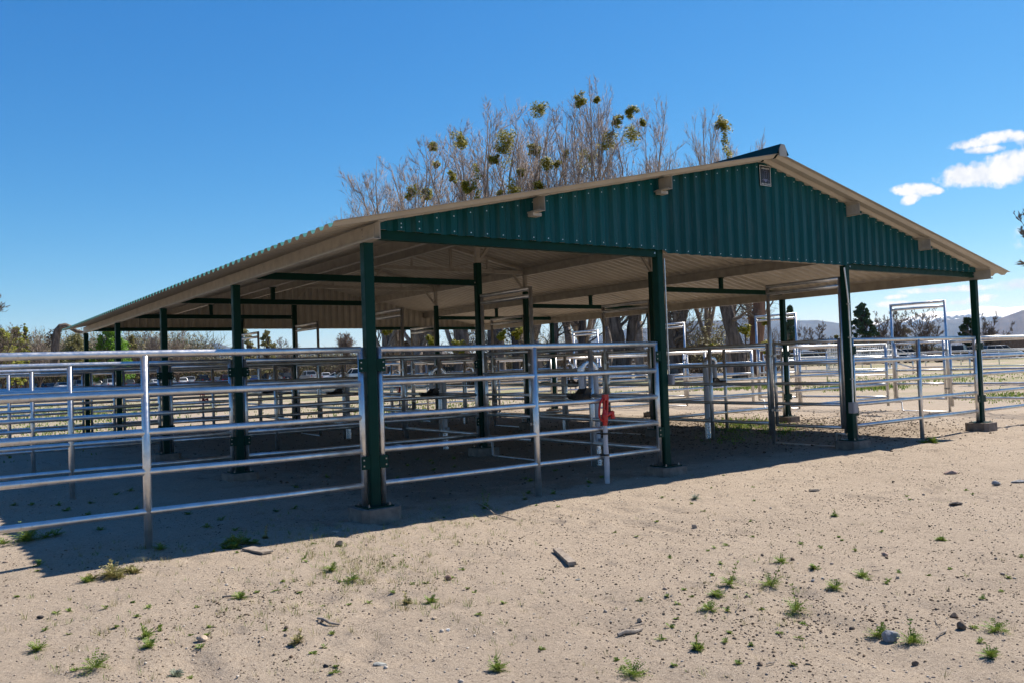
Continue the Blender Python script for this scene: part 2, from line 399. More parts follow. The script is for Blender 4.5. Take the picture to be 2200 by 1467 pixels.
# gable walls
def gable(yw,front):
    m=MB(); T=.0012; s=-1 if front else 1
    P=prof(.06,W-.06)
    for lay,mi in ((T,0),(-T,1)):
        o=len(m.v)
        for x,h in P:
            zb=2.505 if (x<B1+.03 or x>C1-.03) else 2.475
            zt=max(zb+.004,ROOFZ(x)-.004)
            for z in (zb,zt): m.v.append((x,yw+s*(h+lay),z))
        for i in range(len(P)-1):
            a=o+2*i; m.f.append((a,a+2,a+3,a+1)); m.m.append(mi)
    K=len(P)*2
    for i in range(len(P)-1):
        m.f.append((2*i,2*i+2,2*i+2+K,2*i+K)); m.m.append(0); m.f.append((2*i+1,2*i+3,2*i+3+K,2*i+1+K)); m.m.append(0)
    # screw heads along bottom and rake
    for k in range(int(W/PITCH)):
        x=k*PITCH+.1+ .016
        if .2<x<W-.2:
            zb=2.505 if (x<B1 or x>C1) else 2.475
            for z in (zb+.025,ROOFZ(x)-.055 - (.0 if k%2 else .01)):
                if z>zb+.02: m.box(x-.005,x+.005,yw+s*(DEP+.006) if s<0 else yw+DEP,yw+s*DEP if s<0 else yw+DEP+.006,z,z+.010,2)
    return m.build('gable_wall',[M['teal'],M['cream'],M['screw']],shel)
tag(gable(-.050,True),'front gable wall of vertical teal ribs'); tag(gable(4*S+.050,False),'rear gable wall showing its cream inner side')
def girt(x0,x1,y,z0=2.428,z1=2.512):
    m=MB(); m.box(x0,x1,y-.035,y+.035,z0,z1)
    for x in (x0+.03,x1-.03): m.box(x-.009,x+.009,y-.040,y-.035,(z0+z1)/2-.009,(z0+z1)/2+.009,1)
    return m.build('girt',[M['green'],M['bolt']],shel)
for y in (0,4*S):
    girt(.048,B1-.048,y); girt(C1+.048,W-.048,y)
    m=MB(); m.box(B1+.05,C1-.05,y-.02,y+.02,2.478,2.512); m.build('girt',M['creamdirty'],shel)
for k in (1,2,3):
    for a,b in ((0,B1),(C1,W)):
        girt(a+.048,b-.048,k*S,2.475,2.56)
        x=(a+b)/2; m=MB(); m.box(x-.03,x+.03,k*S-.03,k*S+.03,2.562,ROOFZ(x)-.168); m.box(x-.05,x+.05,k*S-.04,k*S+.04,ROOFZ(x)-.180,ROOFZ(x)-.168)
        m.build('stub_post',M['green'],shel)
# seats below purlin ends
for x in (B1/2,B1):
    m=MB(); z=ROOFZ(x)-.168; m.box(x-.075,x+.03,-.175,-.088,z-.034,z-.002); m.build('purlin_seat',M['creamdirty'],shel)
# trusses
def truss(y):
    m=MB(); zb=3.20; a,b=B1+.06,C1-.06; q=.045
    t=lambda x: ROOFZ(x)-.050
    m.box(a,b,y-q/2,y+q/2,zb-.035,zb+.035)
    m.beam((a,y,t(a)),(MID-.025,y,t(MID-.025)),q-.006,.05); m.beam((MID+.025,y,t(MID+.025)),(b,y,t(b)),q-.006,.05)
    m.box(MID-.024,MID+.024,y-q/2-.002,y+q/2+.002,zb+.035,t(MID)+.02)
    for f in (.25,.75):
        x=a+(b-a)*f; m.box(x-.018,x+.018,y-.018,y+.018,zb+.035,t(x)-.02)
        m.beam((MID-math.copysign(.03,.5-f),y,zb+.05),(x+math.copysign(.03,.5-f),y,t(x)-.03),.03,.03)
    for s,x in ((1,B1),(-1,C1)):
        m.beam((x+s*.03,y,2.84),(x+s*.30,y,3.165),.035,.045)
    m.build('truss',M['creamdirty'],shel)
for k in (1,2,3): truss(k*S)
# posts
def make_post(top,ext):
    p=MB(); w=.046
    p.bbox(-w,w,-w,w,.132,top,.008)
    P=p.build('post',M['green'],shel,False)
    b=MB(); b.bbox(-.13,.13,-.13,.13,.120,.132,.01)
    for sx in (-1,1):
        for sy in (-1,1):
            b.lathe([(.010,0),(.010,.010),(.005,.011),(.005,.024)],(sx*.098,sy*.098,.132),6,1)
    b.build('base_plate',[M['green'],M['bolt']],P)
    f=MB(); f.bbox(-.185,.185,-.185,.185,-.12,.120,.05); f.build('footing',M['conc'],P)
    if ext:
        e=MB(); e.box(-.032,.032,-.032,.032,top,ROOFZ(B1)-.168); e.build('post_extension',M['creamdirty'],P)
    return P
def bracket(P,sx,sy,z):
    m=MB()
    x0,x1=(.046,.125) if sx>0 else (-.125,-.046)
    if sy==0:
        m.box(x0,x1,-.040,-.034,z-.055,z+.055); m.box(min(x0,x1) if sx<0 else x0-.004,max(x0,x1) if sx>0 else x1+.004,-.0505,-.0465,z-.05,z+.05) if False else None
        for dz in (-.025,.025):
            xc=.105*sx; m.box(xc-.006,xc+.006,-.046,-.040,z+dz-.006,z+dz+.006,1)
        m.build('bracket',[M['green'],M['bolt']],P)
cols=[0,B1,C1,W]
pe=make_post(ROOFZ(0)-.166,False); pi=make_post(2.81,True)
for k in range(5):
    for i,x in enumerate(cols):
        src=pe if i in (0,3) else pi
        ch=[c for c in kids(src)] if (k,i) not in ((0,0),(0,1)) else None
        if (k,i)==(0,0): P=pe
        elif (k,i)==(0,1): P=pi
        else:
            P=src.copy(); C.objects.link(P); P.parent=shel
            for c in ch:
                if c.name.startswith('bracket'): continue
                d=c.copy(); C.objects.link(d); d.parent=P
        P.location=(x,k*S,0)
for k in range(5):
    for i,x in enumerate(cols):
        P=[o for o in kids(shel) if o.name.startswith('post') and not o.name.startswith('post_') and abs(o.location.x-x)<1e-3 and abs(o.location.y-k*S)<1e-3][0]
        for s in (-1,1):
            if (i==1 and s>0) or (i==2 and s<0): continue
            if k<3:
                for z in (1.335,.50): bracket(P,s,0,z)
# ---------------------------------------------------------------- pipe panels
RZ=[.308,.600,.890,1.180,1.470]; RR=.0258
MC={}
def mesh_once(key,fn):
    if key not in MC: MC[key]=fn()
    return MC[key]
def child(name,me,parent,loc=(0,0,0)):
    o=bpy.data.objects.new(name,me); C.objects.link(o); o.parent=parent; o.location=loc; return o
def tube_mesh(key,pts,r,n=14,mat='galv',seed=0):
    def fn():
        m=MB(); m.tube(pts,r,n); me=bpy.data.meshes.new(key); me.from_pydata(m.v,[],m.f); me.materials.append(M[mat])
        me.polygons.foreach_set('use_smooth',[len(p)==4 for p in m.f]); me.update(); return me
    return mesh_once(key,fn)
def panel(loc,rz,L,label,leg=True,group='galvanised fence panels',low=.125):
    e=empty('fence_panel',loc,rz,label,'fence panel',group)
    for z in RZ:
        top=z>1.4
        # rails dip very slightly between welds
        pts=[(.0 if top else RR*.6,0,0),(L*.25,0,-.002),(L*.5,0,0),(L*.75,0,-.002),(L-(0 if top else RR*.6),0,0)]
        child('rail',tube_mesh('rail_%.2f_%d'%(L,top),pts,RR if not top else RR*1.05),e,(0,0,z))
    for x in (0,L): child('upright',tube_mesh('upr',[(0,0,low),(0,0,1.49)],.0275),e,(x,0,0))
    if leg:
        child('leg',tube_mesh('leg',[(0,0,-.15),(0,0,1.455)],.0305,10),e,(L/2+.0,0,0))
        m=mesh_once('weld',lambda:weldmesh())
    return e
def weldmesh():
    me=bpy.data.meshes.new('weld'); return me
rown=['front','second','third','fourth','rear']
g=.088
for k in range(5):
    y=k*S
    panel((-g-3.48,y,0),0,3.48,'five rail pipe panel running left of the shelter from the %s row corner post'%rown[k])
    panel((g,y,0),0,B1-2*g,'five rail pipe panel across the left stall on the %s row of posts'%rown[k])
    panel((C1+g,y,0),0,W-C1-2*g,'five rail pipe panel across the right stall on the %s row of posts'%rown[k])
    panel((W+g,y,0),0,3.48,'five rail pipe panel running right of the shelter from the %s row corner post'%rown[k])
bays=['first','second','third','fourth']
GW=1.19
def gate_frame(loc,rz,label,flip):
    # local x runs away from the post that carries the frame; the sill steps over the footing
    e=empty('gate_frame',loc,rz,label,'gate','walk-through gates in tall pipe frames')
    r=.027
    child('upright',tube_mesh('gf_near',[(0,0,.21),(0,0,2.34)],r),e,(0,0,0))
    child('upright',tube_mesh('gf_far',[(0,0,-.02),(0,0,2.34)],r),e,(GW,0,0))
    for z in (2.315,2.215): child('header',tube_mesh('gf_head',[(.0,0,0),(GW,0,0)],r*1.05),e,(0,0,z))
    child('sill',tube_mesh('gf_sill',[(0,0,.20),(.15,0,.20),(.15,0,.03),(.20,0,.015),(GW,0,.015)],.016,8),e)
    ge=bpy.data.objects.new('gate',None)
    C.objects.link(ge); ge.parent=e
    for z in [.285]+RZ[1:4]+[1.475]:
        child('rail',tube_mesh('gate_rail%d'%(z==.285 or z==1.475),[(.05,0,0),(GW-.07,0,0)],.023),ge,(0,0,z))
    for x in (.05,GW-.07): child('stile',tube_mesh('gate_stile',[(0,0,.265),(0,0,1.5)],.025),ge,(x,0,0))
    def hing():
        m=MB()
        for z in (.50,1.30): m.lathe([(.028,-.02),(.028,.02)],(GW,0,z),10); m.box(GW-.07,GW-.02,-.012,.012,z-.012,z+.012); m.lathe([(.027,-.018),(.027,.018)],(GW-.07,0,z),10)
        m.box(-.01,.075,-.030,-.018,1.18,1.21); m.box(-.03,.10,-.034,-.030,1.13,1.16)
        me=bpy.data.meshes.new('hinge'); me.from_pydata(m.v,[],m.f); me.materials.append(M['bolt']); return me
    child('hinge',mesh_once('gfh',hing),e)
    return e
for k in range(4):
    y0=k*S; y1=(k+1)*S; nb=bays[k]
    # left stall front (line of second posts): gate at the far end of the bay
    panel((B1,y0+g,0),R(90),S-GW-.06-2*g,'short pipe panel beside the aisle, left stall, %s bay'%nb,True,'aisle panels')
    gate_frame((B1,y1-.085,0),R(-90),'tall framed gate on the left side of the aisle, %s bay'%nb,1)
    # right stall front: gate at the near end
    panel((C1,y0+.085+GW+.05,0),R(90),S-GW-.06-2*g,'short pipe panel beside the aisle, right stall, %s bay'%nb,True,'aisle panels')
    gate_frame((C1,y0+.085,0),R(90),'tall framed gate on the right side of the aisle, %s bay'%nb,-1)
    # outer line of the right-hand runs
    xe=W+2*g+3.48+.05
    panel((xe,y0+g,0),R(90),S-GW-.06-2*g,'short pipe panel closing the outer right run, %s bay'%nb,False,'outer run panels')
    gate_frame((xe,y1-.085,0),R(-90),'tall framed gate out in the open at the outer right run, %s bay'%nb,1)
# ---------------------------------------------------------------- waterers
def waterer(x,y,s,label):
    e=empty('stock_waterer',(x,y,0),0,label,'waterer','stock waterers on the aisle fences')
    m=MB(); m.tube([(0,0,-.1),(0,0,.95),(0,0,1.20)],.043,14); m.lathe([(.047,-.03),(.047,.03)],(0,0,.98),14); m.tube([(.05*s,.05,-.1),(.05*s,.05,1.2)],.014,8)
    m.build('riser_pipe',M['pvc'],e,True)
    m=MB(); m.tube([(0,0,-.06),(.003,0,.06),(-.002,0,.20),(0,.002,.27)],[.048,.050,.047,.045],14); m.build('foil_wrap',M['foil'],e,True)
    m=MB(); pts=[(0,0,1.17)]+[(s*.11*(1-math.cos(t)),0,1.20+.10*math.sin(t)) for t in [math.pi*i/8 for i in range(9)]]+[(s*.22,0,1.17)]
    m.tube(pts,[.047]+[.050+.004*math.sin(i*2.3) for i in range(9)]+[.047],12); m.build('elbow',M['foil'],e,True)
    m=MB(); m.tube([(s*.22,0,1.19),(s*.22,0,.98)],.036,12); m.tube([(s*.14,.02,1.18),(s*.14,.02,.9)],.012,8); m.build('drop_pipe',M['pvc'],e,True)
    # bowl: back plate box and a forward reaching basin
    m=MB()
    def ring(xc,hw,z0,z1): return [(xc,-hw,z1),(xc,-hw*.75,z0),(xc,hw*.75,z0),(xc,hw,z1)]
    rs=[ring(s*.11,.07,.84,.985),ring(s*.20,.075,.835,.985),ring(s*.255,.085,.835,.93),ring(s*.30,.10,.845,.925),ring(s*.38,.095,.865,.93),ring(s*.43,.05,.90,.935)]
    o=len(m.v)
    for r in rs: m.v+=r
    for i in range(len(rs)-1):
        for j in range(4):
            if j==3 and i>=2: continue
            a=o+4*i; m.f.append((a+j,a+(j+1)%4,a+4+(j+1)%4,a+4+j)); m.m.append(0)
    m.f.append((o,o+1,o+2,o+3)); m.m.append(0); m.f.append((o+20,o+21,o+22,o+23)); m.m.append(0)
    for dy in (-.04,.04):
        for z in (.87,.95): m.box(s*.13-.008,s*.13+.008,dy-.008-.03*(dy<0),dy+.008+.03*(dy>0),z-.008,z+.008,1)
    m.build('bowl',[M['black'],M['bolt']],e)
    m=MB(); m.box(-.02,.02,-.11,-.03,.28,.36); m.build('valve_box',M['greybox'],e)
for k in range(4):
    waterer(B1+.10,k*S+1.25,-1,'foil capped pipe waterer with black bowl, left side of the aisle, %s bay'%bays[k])
    waterer(C1+.07,k*S+2.60,1,'foil capped pipe waterer with black bowl, right side of the aisle, %s bay'%bays[k])
# ---------------------------------------------------------------- hydrants
def hydrant(x,y,label):
    e=empty('yard_hydrant',(x,y,0),0,label,'hydrant','red yard hydrants')
    m=MB(); m.tube([(0,0,-.1),(0,0,.10),(.003,0,.25),(-.002,0,.42),(0,0,.64)],[.024,.027,.030,.026,.024],12)
    m.build('standpipe',M['pvc'],e,True)
    m=MB()
    for z in (.33,.55): m=MB(); m.lathe([(.033,-.010),(.033,.010)],(0,0,z),10); m.box(-.035,.035,.02,.10,z-.006,z+.006); m.build('clamp',M['black'],e)
    m=MB(); m.lathe([(.022,.60),(.026,.66),(.034,.69),(.034,.745),(.026,.765),(.020,.80)],(0,0,0),12)
    m.beam((.016,0,.75),(.034,0,.92),.02,.05); m.beam((-.010,0,.76),(-.006,0,.90),.016,.022); m.box(-.012,.045,-.022,.022,.895,.955)
    m.build('head',M['red'],e,False)
    m=MB(); m.tube([(.03,0,.735),(.065,0,.755),(.10,0,.76)],[.020,.019,.019],10); m.tube([(.092,0,.775),(.108,0,.74),(.112,0,.70)],[.021,.024,.026],10); m.lathe([(.026,-.012),(.026,.012)],(.103,0,.765),8); m.build('spout',M['red'],e,True)
    m=MB(); m.tube([(.0,0,.925),(-.03,0,.905),(-.055,0,.87),(-.073,0,.80),(-.075,0,.74),(-.060,0,.70),(-.03,0,.685)],[.014,.012,.011,.011,.011,.011,.013],8); m.tube([(-.005,-.006,.90),(-.008,-.006,.73)],.008,6); m.build('handle',M['red'],e,True)
    return e
hydrant(2.62,-.065,'bright red hydrant on white standpipe clamped to the front panel')
hydrant(2.55,4*S-.06,'red hydrant far back at the rear row of the left stall')
hydrant(7.95,4*S-.06,'red hydrant far back at the rear row of the right stall')
# ---------------------------------------------------------------- electrical boxes and sign
e=empty('junction_box',(7.01,-.07,0),0,'grey electrical box with conduit on the third front post','electrical box')
m=MB(); m.bbox(-.055,.055,-.075,.005,.495,.640,.006); m.box(-.048,.048,-.080,-.075,.503,.632); m.build('box',M['greybox'],e)
m=MB(); m.tube([(.01,-.03,.64),(.014,-.03,.80),(.022,-.03,1.1),(.020,-.03,1.6),(.012,-.03,2.0),(-.012,-.03,2.2),(-.03,-.02,2.44)],.0105,8)
m.build('conduit',M['galv'],e,True)
m=MB()
for z in (.95,1.5,1.95): m.box(-.004,.045,-.045,-.008,z-.01,z+.01)
m.build('strap',M['bolt'],e)
e=empty('outlet_box',(3.63,-.045,0),0,'small grey outlet box on the right side of the second front post','electrical box')
m=MB(); m.bbox(-.022,.022,-.045,.045,1.02,1.13,.005); m.box(-.017,.017,-.050,-.045,1.03,1.12); m.build('box',M['greybox'],e)
m=MB(); m.tube([(0,.02,1.13),(0,.02,2.42)],.009,8); m.build('conduit',M['galv'],e,True)
# sign
sg=empty('builder_sign',(5.385,-.094,3.39),0,'small black sign with white border at the gable peak','sign')
m=MB(); m.box(-.104,.104,-.004,.0,0,.25); m.build('plate',M['signblack'],sg)
m=MB()
for a in ((-.104,.104,.244,.25),(-.104,.104,0,.006),(-.104,-.098,.006,.244),(.098,.104,.006,.244)): m.box(a[0],a[1],-.0055,-.0042,a[2],a[3])
m.build('border',M['signwhite'],sg)
m=MB()
for cy,rr,w in ((.135,(.058,.075),.004),):
    n=28; pts=[(rr[0]*math.cos(2*math.pi*i/n),-.006,cy+rr[1]*math.sin(2*math.pi*i/n)) for i in range(n+1)]
    for a,b in zip(pts,pts[1:]): m.beam(a,b,.002,w)
for sgn in (-1,1):
    m.tube([(sgn*.075,-.006,.062),(sgn*.055,-.006,.075),(sgn*.04,-.006,.058),(sgn*.06,-.006,.048)],.004,5)
m.add([(-.045,-.0062,.075),(.0,-.0062,.042),(.045,-.0062,.075),(.03,-.0062,.085),(-.03,-.0062,.085)],[(0,1,2,3,4)])
m.tube([(-.02,-.006,.10),(-.03,-.006,.14),(-.01,-.006,.18),(.02,-.006,.185),(.03,-.006,.165),(.012,-.006,.15),(.018,-.006,.10)],.003,5)
m.build('emblem',M['signblue'],sg)
def text(body,size,loc,par,name,mat,w=None):
    c=bpy.data.curves.new(name,'FONT'); c.body=body; c.size=size; c.align_x='CENTER'; c.extrude=.0008
    o=bpy.data.objects.new(name,c); C.objects.link(o); dg=bpy.context.evaluated_depsgraph_get(); me=bpy.data.meshes.new_from_object(o.evaluated_get(dg))
    bpy.data.objects.remove(o); me.materials.clear(); me.materials.append(mat); q=bpy.data.objects.new(name,me); C.objects.link(q); q.parent=par; q.location=loc; q.rotation_euler=(R(90),0,0)
    if w:
        xs=[v.co.x for v in me.vertices]; k=w/(max(xs)-min(xs)); q.scale=(k,1,1)
    return q
text('1-866-935-0787',.030,(0,-.0055,.012),sg,'phone_number',M['signwhite'],.18)
m=MB()
rs=random.Random(3)
xx=-.075
while xx<.075:      # looping script lettering, too worn to read
    m.tube([(xx,-.006,.207),(xx+.006,-.006,.207+rs.uniform(.012,.024)),(xx+.012,-.006,.205)],.0022,5); xx+=.0125
m.build('script_lettering',M['signwhite'],sg)
# ---------------------------------------------------------------- trees
def polyline(p,d,L,n,wob,upw,rng):
    pts=[p.copy()]; d=d.normalized()
    for i in range(n):
        d=(d+Vector((rng.uniform(-wob,wob),rng.uniform(-wob,wob),rng.uniform(-wob,wob)+upw))).normalized()
        pts.append(pts[-1]+d*L/n)
    return pts
def around(d,ang,rng):
    a=d.orthogonal().normalized(); a.rotate(Matrix.Rotation(rng.uniform(0,6.283),3,d)); 
    return (d*math.cos(ang)+a*math.sin(ang)).normalized()
def bare_tree(H,tr,seed,spread=.45,limbs=5,fork=.16,dens=1.,lean=0,side=9,upw=.10,twr=.011,L3=1.):
    rng=random.Random(seed); T=MB(); K=MB()
    tp=polyline(Vector((0,0,-.3)),Vector((lean,0,1)),H*fork+.3,4,.07,.05,rng)
    T.tube(tp,[tr*1.45,tr*1.1,tr*.98,tr*.92,tr*.86],side)
    for i in range(limbs):
        a=2*math.pi*i/limbs+rng.uniform(-.4,.4); s=spread*(rng.uniform(.1,.45) if i%2 else rng.uniform(.7,1.1))
        d=Vector((math.cos(a)*s+lean,math.sin(a)*s,1))
        L=H*(1-fork)*(rng.uniform(.86,1.0) if i%2 else rng.uniform(.66,.92))
        pts=polyline(tp[-1]-Vector((0,0,tr*.8)),d,L,8,.15,upw*.35,rng)
        r=tr*.54; T.tube(pts,[r*(1-.92*(j/8)**.8) for j in range(9)],6)
        n1=int(15*dens)
        for b in range(n1):
            t=rng.uniform(.12,.99); j=min(7,int(t*8)); p=pts[j].lerp(pts[j+1],t*8-j); dd=(pts[j+1]-pts[j]).normalized()
            L1=H*.24*(1.2-t*.8)*rng.uniform(.6,1.15)
            d1=around(dd,rng.uniform(.45,1.1),rng); d1.z+=.1
            q=polyline(p,d1,L1,5,.16,upw*1.5,rng); r1=max(.018,r*(1-.85*t)*.34)
            (T if t<.75 else K).tube(q,[r1*(1-.85*k/5) for k in range(6)],4,False)
            for c in range(int(8*dens)):
                t2=rng.uniform(.12,1); j2=min(4,int(t2*5)); p2=q[j2].lerp(q[j2+1],t2*5-j2); dd2=(q[j2+1]-q[j2]).normalized()
                L2=L1*.46*(1.2-t2*.6)*rng.uniform(.5,1.2)
                d2=around(dd2,rng.uniform(.35,.85),rng); d2.z+=.15
                q2=polyline(p2,d2,L2,2,.14,upw*2,rng)
                K.tube(q2,[max(.008,r1*.33)*(1-.7*k/2) for k in range(3)],3,False)
                for e in range(int(6*dens*L3)):
                    t3=rng.uniform(.1,1); j3=min(1,int(t3*2)); p3=q2[j3].lerp(q2[j3+1],t3*2-j3)
                    d3=around((q2[j3+1]-q2[j3]).normalized(),rng.uniform(.2,.8),rng); d3.z+=.25; d3.normalize()
                    K.spike(p3,p3+d3*L2*rng.uniform(.3,.75),twr)
    return T,K
def leaves(m,c,r,n,s,rng,flat=1.,shell=.35):
    for _ in range(n):
        v=Vector((rng.gauss(0,1),rng.gauss(0,1),rng.gauss(0,1))).normalized()*r*(shell+(1-shell)*rng.random()**.5); v.z*=flat
        p=c+v; a=Vector((rng.uniform(-1,1),rng.uniform(-1,1),rng.uniform(-1,1))).normalized(); b=a.orthogonal().normalized(); k=s*rng.uniform(.6,1.3)
        o=len(m.v)
        for q in (p-a*k,p+b*k*.5,p+a*k,p-b*k*.5): m.v.append((q.x,q.y,q.z))
        m.f.append((o,o+1,o+2,o+3)); m.m.append(0)
tpl={}
def cottonwood(name,key,loc,rz,scale,label,group,T=None,mats=('bark','twig'),lean=0):
    e=empty(name,loc,rz,label,'tree',group); e.scale=scale
    t,k=tpl[key]
    a=bpy.data.objects.new('trunk',t); C.objects.link(a); a.parent=e
    b=bpy.data.objects.new('crown',k); C.objects.link(b); b.parent=e
    return e
def template(key,T,K,mt,mk):
    mt_=MB2(T,'trunk',mt); mk_=MB2(K,'crown',mk); tpl[key]=(mt_,mk_)
def MB2(m,name,mat,smooth=True):
    me=bpy.data.meshes.new(name); me.from_pydata(m.v,[],m.f); me.materials.append(mat)
    if smooth: me.polygons.foreach_set('use_smooth',[True]*len(me.polygons))
    me.update(); return me
for i in range(5):
    T,K=bare_tree(20,.36,100+i,spread=(.36,.44,.32,.52,.40)[i],limbs=(8,9,8,8,9)[i],fork=(.17,.12,.2,.15,.18)[i],dens=1.08)
    template('cw%d'%i,T,K,M['limb'],M['twig'])
# photo column of the trunk, column of the crown top and its row, distance
CW=[(818,418,80,3,1.1,'small bare cottonwood at the left end of the row behind the roof'),
 (895,318,76,3,1.15,'bare cottonwood second from the left end of the row'),
 (985,270,70,1,1.1,'bare cottonwood with a thick trunk hung with mistletoe near the building'),
 (1074,240,72,2,1.05,'bare cottonwood whose crown is brown with matted mistletoe'),
 (1160,208,72,3,.8,'tall bare cottonwood with one round mistletoe ball near its top'),
 (1225,196,74,4,.8,'tall bare cottonwood with open sky between its limbs'),
 (1306,160,70,0,.85,'tallest bare cottonwood, with several mistletoe balls'),
 (1375,215,70,2,.85,'bare cottonwood leaning right with dark mistletoe at its fork'),
 (1452,275,66,1,.85,'low bare cottonwood with two trunks right of the second post'),
 (1512,300,74,3,.8,'thin bare cottonwood between the two trunk tree and the big leaning trunk'),
 (1568,222,64,4,.75,'bare cottonwood with a tall green mistletoe column near the gable peak'),
 (1618,312,70,2,.6,'bare cottonwood with reddish peeling trunk behind the right stall'),
 (850,352,84,1,1.2,'far bare cottonwood filling between the first two crowns at left'),
 (935,288,82,4,1.2,'far bare cottonwood between the second tree and the thick trunk tree'),
 (1118,225,86,0,1.2,'far bare cottonwood right of the brown matted crown'),
 (1262,200,84,1,1.1,'far bare cottonwood just left of the tallest one')]
cwpos=[]
for i,(x,yt,D,k,wd,lab) in enumerate(CW):
    H=hgt(x,yt,D)*1.0; s=H/20.0
    p=at(x,D); e=cottonwood('cottonwood','cw%d'%k,(p.x,p.y,0),R(37*i+20),(s*wd,s*wd,s),lab,'bare cottonwoods behind the shelter')
    cwpos.append((e,p,D))
    if 'reddish' in lab:
        for c in kids(e):
            if c.name.startswith('trunk'):
                c.data=c.data.copy(); c.data.materials[0]=M['redbark']
# big lower trunks that show under the roof
def big_trunk(x0,xt,D,w,top,parent):
    rg=random.Random(int(x0*7+xt)); p=at(x0,D); q=at(xt,D); base=parent.location
    m=MB(); P0=Vector((p.x,p.y,-.3)); P2=Vector((q.x,q.y,top)); r=w/2*.78; n=14; sd=18; o=len(m.v)
    bx=rg.uniform(-.4,.4); by=rg.uniform(-.4,.4); ph=[rg.uniform(0,6) for _ in range(4)]
    for i in range(n+1):
        f=i/n; c=P0.lerp(P2,f)+Vector((bx,by,0))*math.sin(f*math.pi)*.9+Vector((rg.uniform(-.05,.05),rg.uniform(-.05,.05),0))
        rad=r*(1-.22*f)*(1+.55*math.exp(-f*14))*rg.uniform(.93,1.07)
        for k in range(sd):
            t=2*math.pi*k/sd; rr=rad*(1+.10*math.sin(3*t+ph[0]+f*2)+.07*math.sin(5*t+ph[1]-f*3)+.05*math.sin(9*t+ph[2])+rg.uniform(-.03,.03)+.35*math.exp(-f*16)*max(0,math.sin(4*t+ph[3])))
            m.v.append((c.x+math.cos(t)*rr,c.y+math.sin(t)*rr,c.z))
    for i in range(n):
        for k in range(sd): m.f.append((o+i*sd+k,o+i*sd+(k+1)%sd,o+(i+1)*sd+(k+1)%sd,o+(i+1)*sd+k)); m.m.append(0)
    K=MB()
    for i in range(9):      # side limbs and sprays of shoots
        f=rg.uniform(.35,.95); c=P0.lerp(P2,f)+Vector((bx,by,0))*math.sin(f*math.pi)*.9; a=rg.uniform(0,6.283)
        pts=polyline(c,Vector((math.cos(a),math.sin(a),rg.uniform(.3,1.1))),rg.uniform(1.2,3.6),5,.25,.06,rg); b=rg.uniform(.04,.13)*w
        K.tube(pts,[b*(1-.15*z) for z in range(6)],5,False)
        for _ in range(26):
            j=rg.randint(0,4); e=pts[j].lerp(pts[j+1],rg.random()); d=around((pts[j+1]-pts[j]).normalized(),rg.uniform(.3,1.1),rg); L=rg.uniform(.5,1.5)
            K.spike(e,e+d*L,.016)
            for _ in range(4): e2=e+d*L*rg.uniform(.3,.9); K.spike(e2,e2+around(d,.6,rg)*L*.45,.009)
    mi=(Matrix.Translation(base)@parent.rotation_euler.to_matrix().to_4x4()@Matrix.Diagonal((*parent.scale,1))).inverted()
    m.xf(mi); t_=m.build('trunk_stem',M['redbark'] if w>1.25 and x0>1610 else M['bark'],parent,True)
    K.xf(mi); K.build('side_limbs',M['twigdark'],parent)
T_=[c[0] for c in cwpos]
big_trunk(1002,998,60,1.45,6,T_[2]); big_trunk(1062,1056,66,1.0,6,T_[3]); big_trunk(1106,1098,68,.85,6,T_[3])
big_trunk(1172,1192,66,.85,7,T_[4]); big_trunk(1243,1256,66,.75,7,T_[5]); big_trunk(1331,1305,60,1.25,7,T_[6]); big_trunk(1336,1378,61,1.0,7,T_[7])
big_trunk(1455,1428,60,1.0,7,T_[8]); big_trunk(1462,1476,61,.9,7,T_[8]); big_trunk(1598,1548,60,1.30,7.5,T_[10]); big_trunk(1628,1648,62,1.28,7,T_[11])
# mistletoe
rng=random.Random(11)
def mistle(x,y,r,D,parent,hf=1.,mat='mistle',dens=1.):
    d=ray(x,y); d*=D/math.hypot(d.x,d.y); p=CAM+d; rr=r*D/F; m=MB()
    n=int(5+7*dens)
    if hf>1.6: cs=[Vector((rng.uniform(-.35,.35)*rr,rng.uniform(-.35,.35)*rr,(k/6-.5)*2*rr*hf)) for k in range(7)]
    else: cs=[Vector((rng.gauss(0,.42),rng.gauss(0,.42),rng.gauss(0,.42)))*rr for k in range(n)]
    for c in cs: leaves(m,p+c,rr*rng.uniform(.45,.65),int(75*dens),.11,rng,1,.1)
    mi=(Matrix.Translation(parent.location)@parent.rotation_euler.to_matrix().to_4x4()@Matrix.Diagonal((*parent.scale,1))).inverted()
    m.xf(mi); m.build('mistletoe',M[mat],parent)
for x,y,r,h,ti in [(1160,237,16,1,4),(1247,218,13,1,6),(1356,243,11,1,7),(1356,285,18,1,7),(1325,262,9,1,6),(1305,305,17,1,6),(1265,343,18,1,5),(990,305,15,1,2),(929,315,9,1,1),
   (1085,300,17,1.2,3),(1080,325,18,1.3,3),(1023,392,13,2.2,2),(1107,412,20,1,3),(971,380,8,1,2),(880,412,10,1,1),(913,418,11,1,1),(1176,352,14,1,4),(1197,352,6,1,4),(1158,400,9,1,4),
   (1550,265,11,1,10),(1561,300,14,1.9,10),(937,357,7,1,1),(1284,215,6,1,6),(829,712,8,1.3,1),(1003,400,10,1.5,2),(1075,415,8,1.6,3),(1380,265,6,1,7),(1144,322,12,1,4),(1060,345,10,1,3),(1120,372,9,1,4),(1215,330,7,1,5)]:
    mistle(x,y,r*1.22,cwpos[ti][2]-2.5,T_[ti],h,'mistle',1 if r>8 else .7)
# mistletoe-matted low boughs under the roofline
for x,y,r,ti in [(985,745,14,2),(925,735,10,2),(1078,725,9,3),(1110,715,10,3),(1600,710,12,11),(1650,745,11,11),(1535,748,10,10),(1645,690,8,11)]:
    mistle(x,y,r,58,T_[ti],1,'mistle',.8)
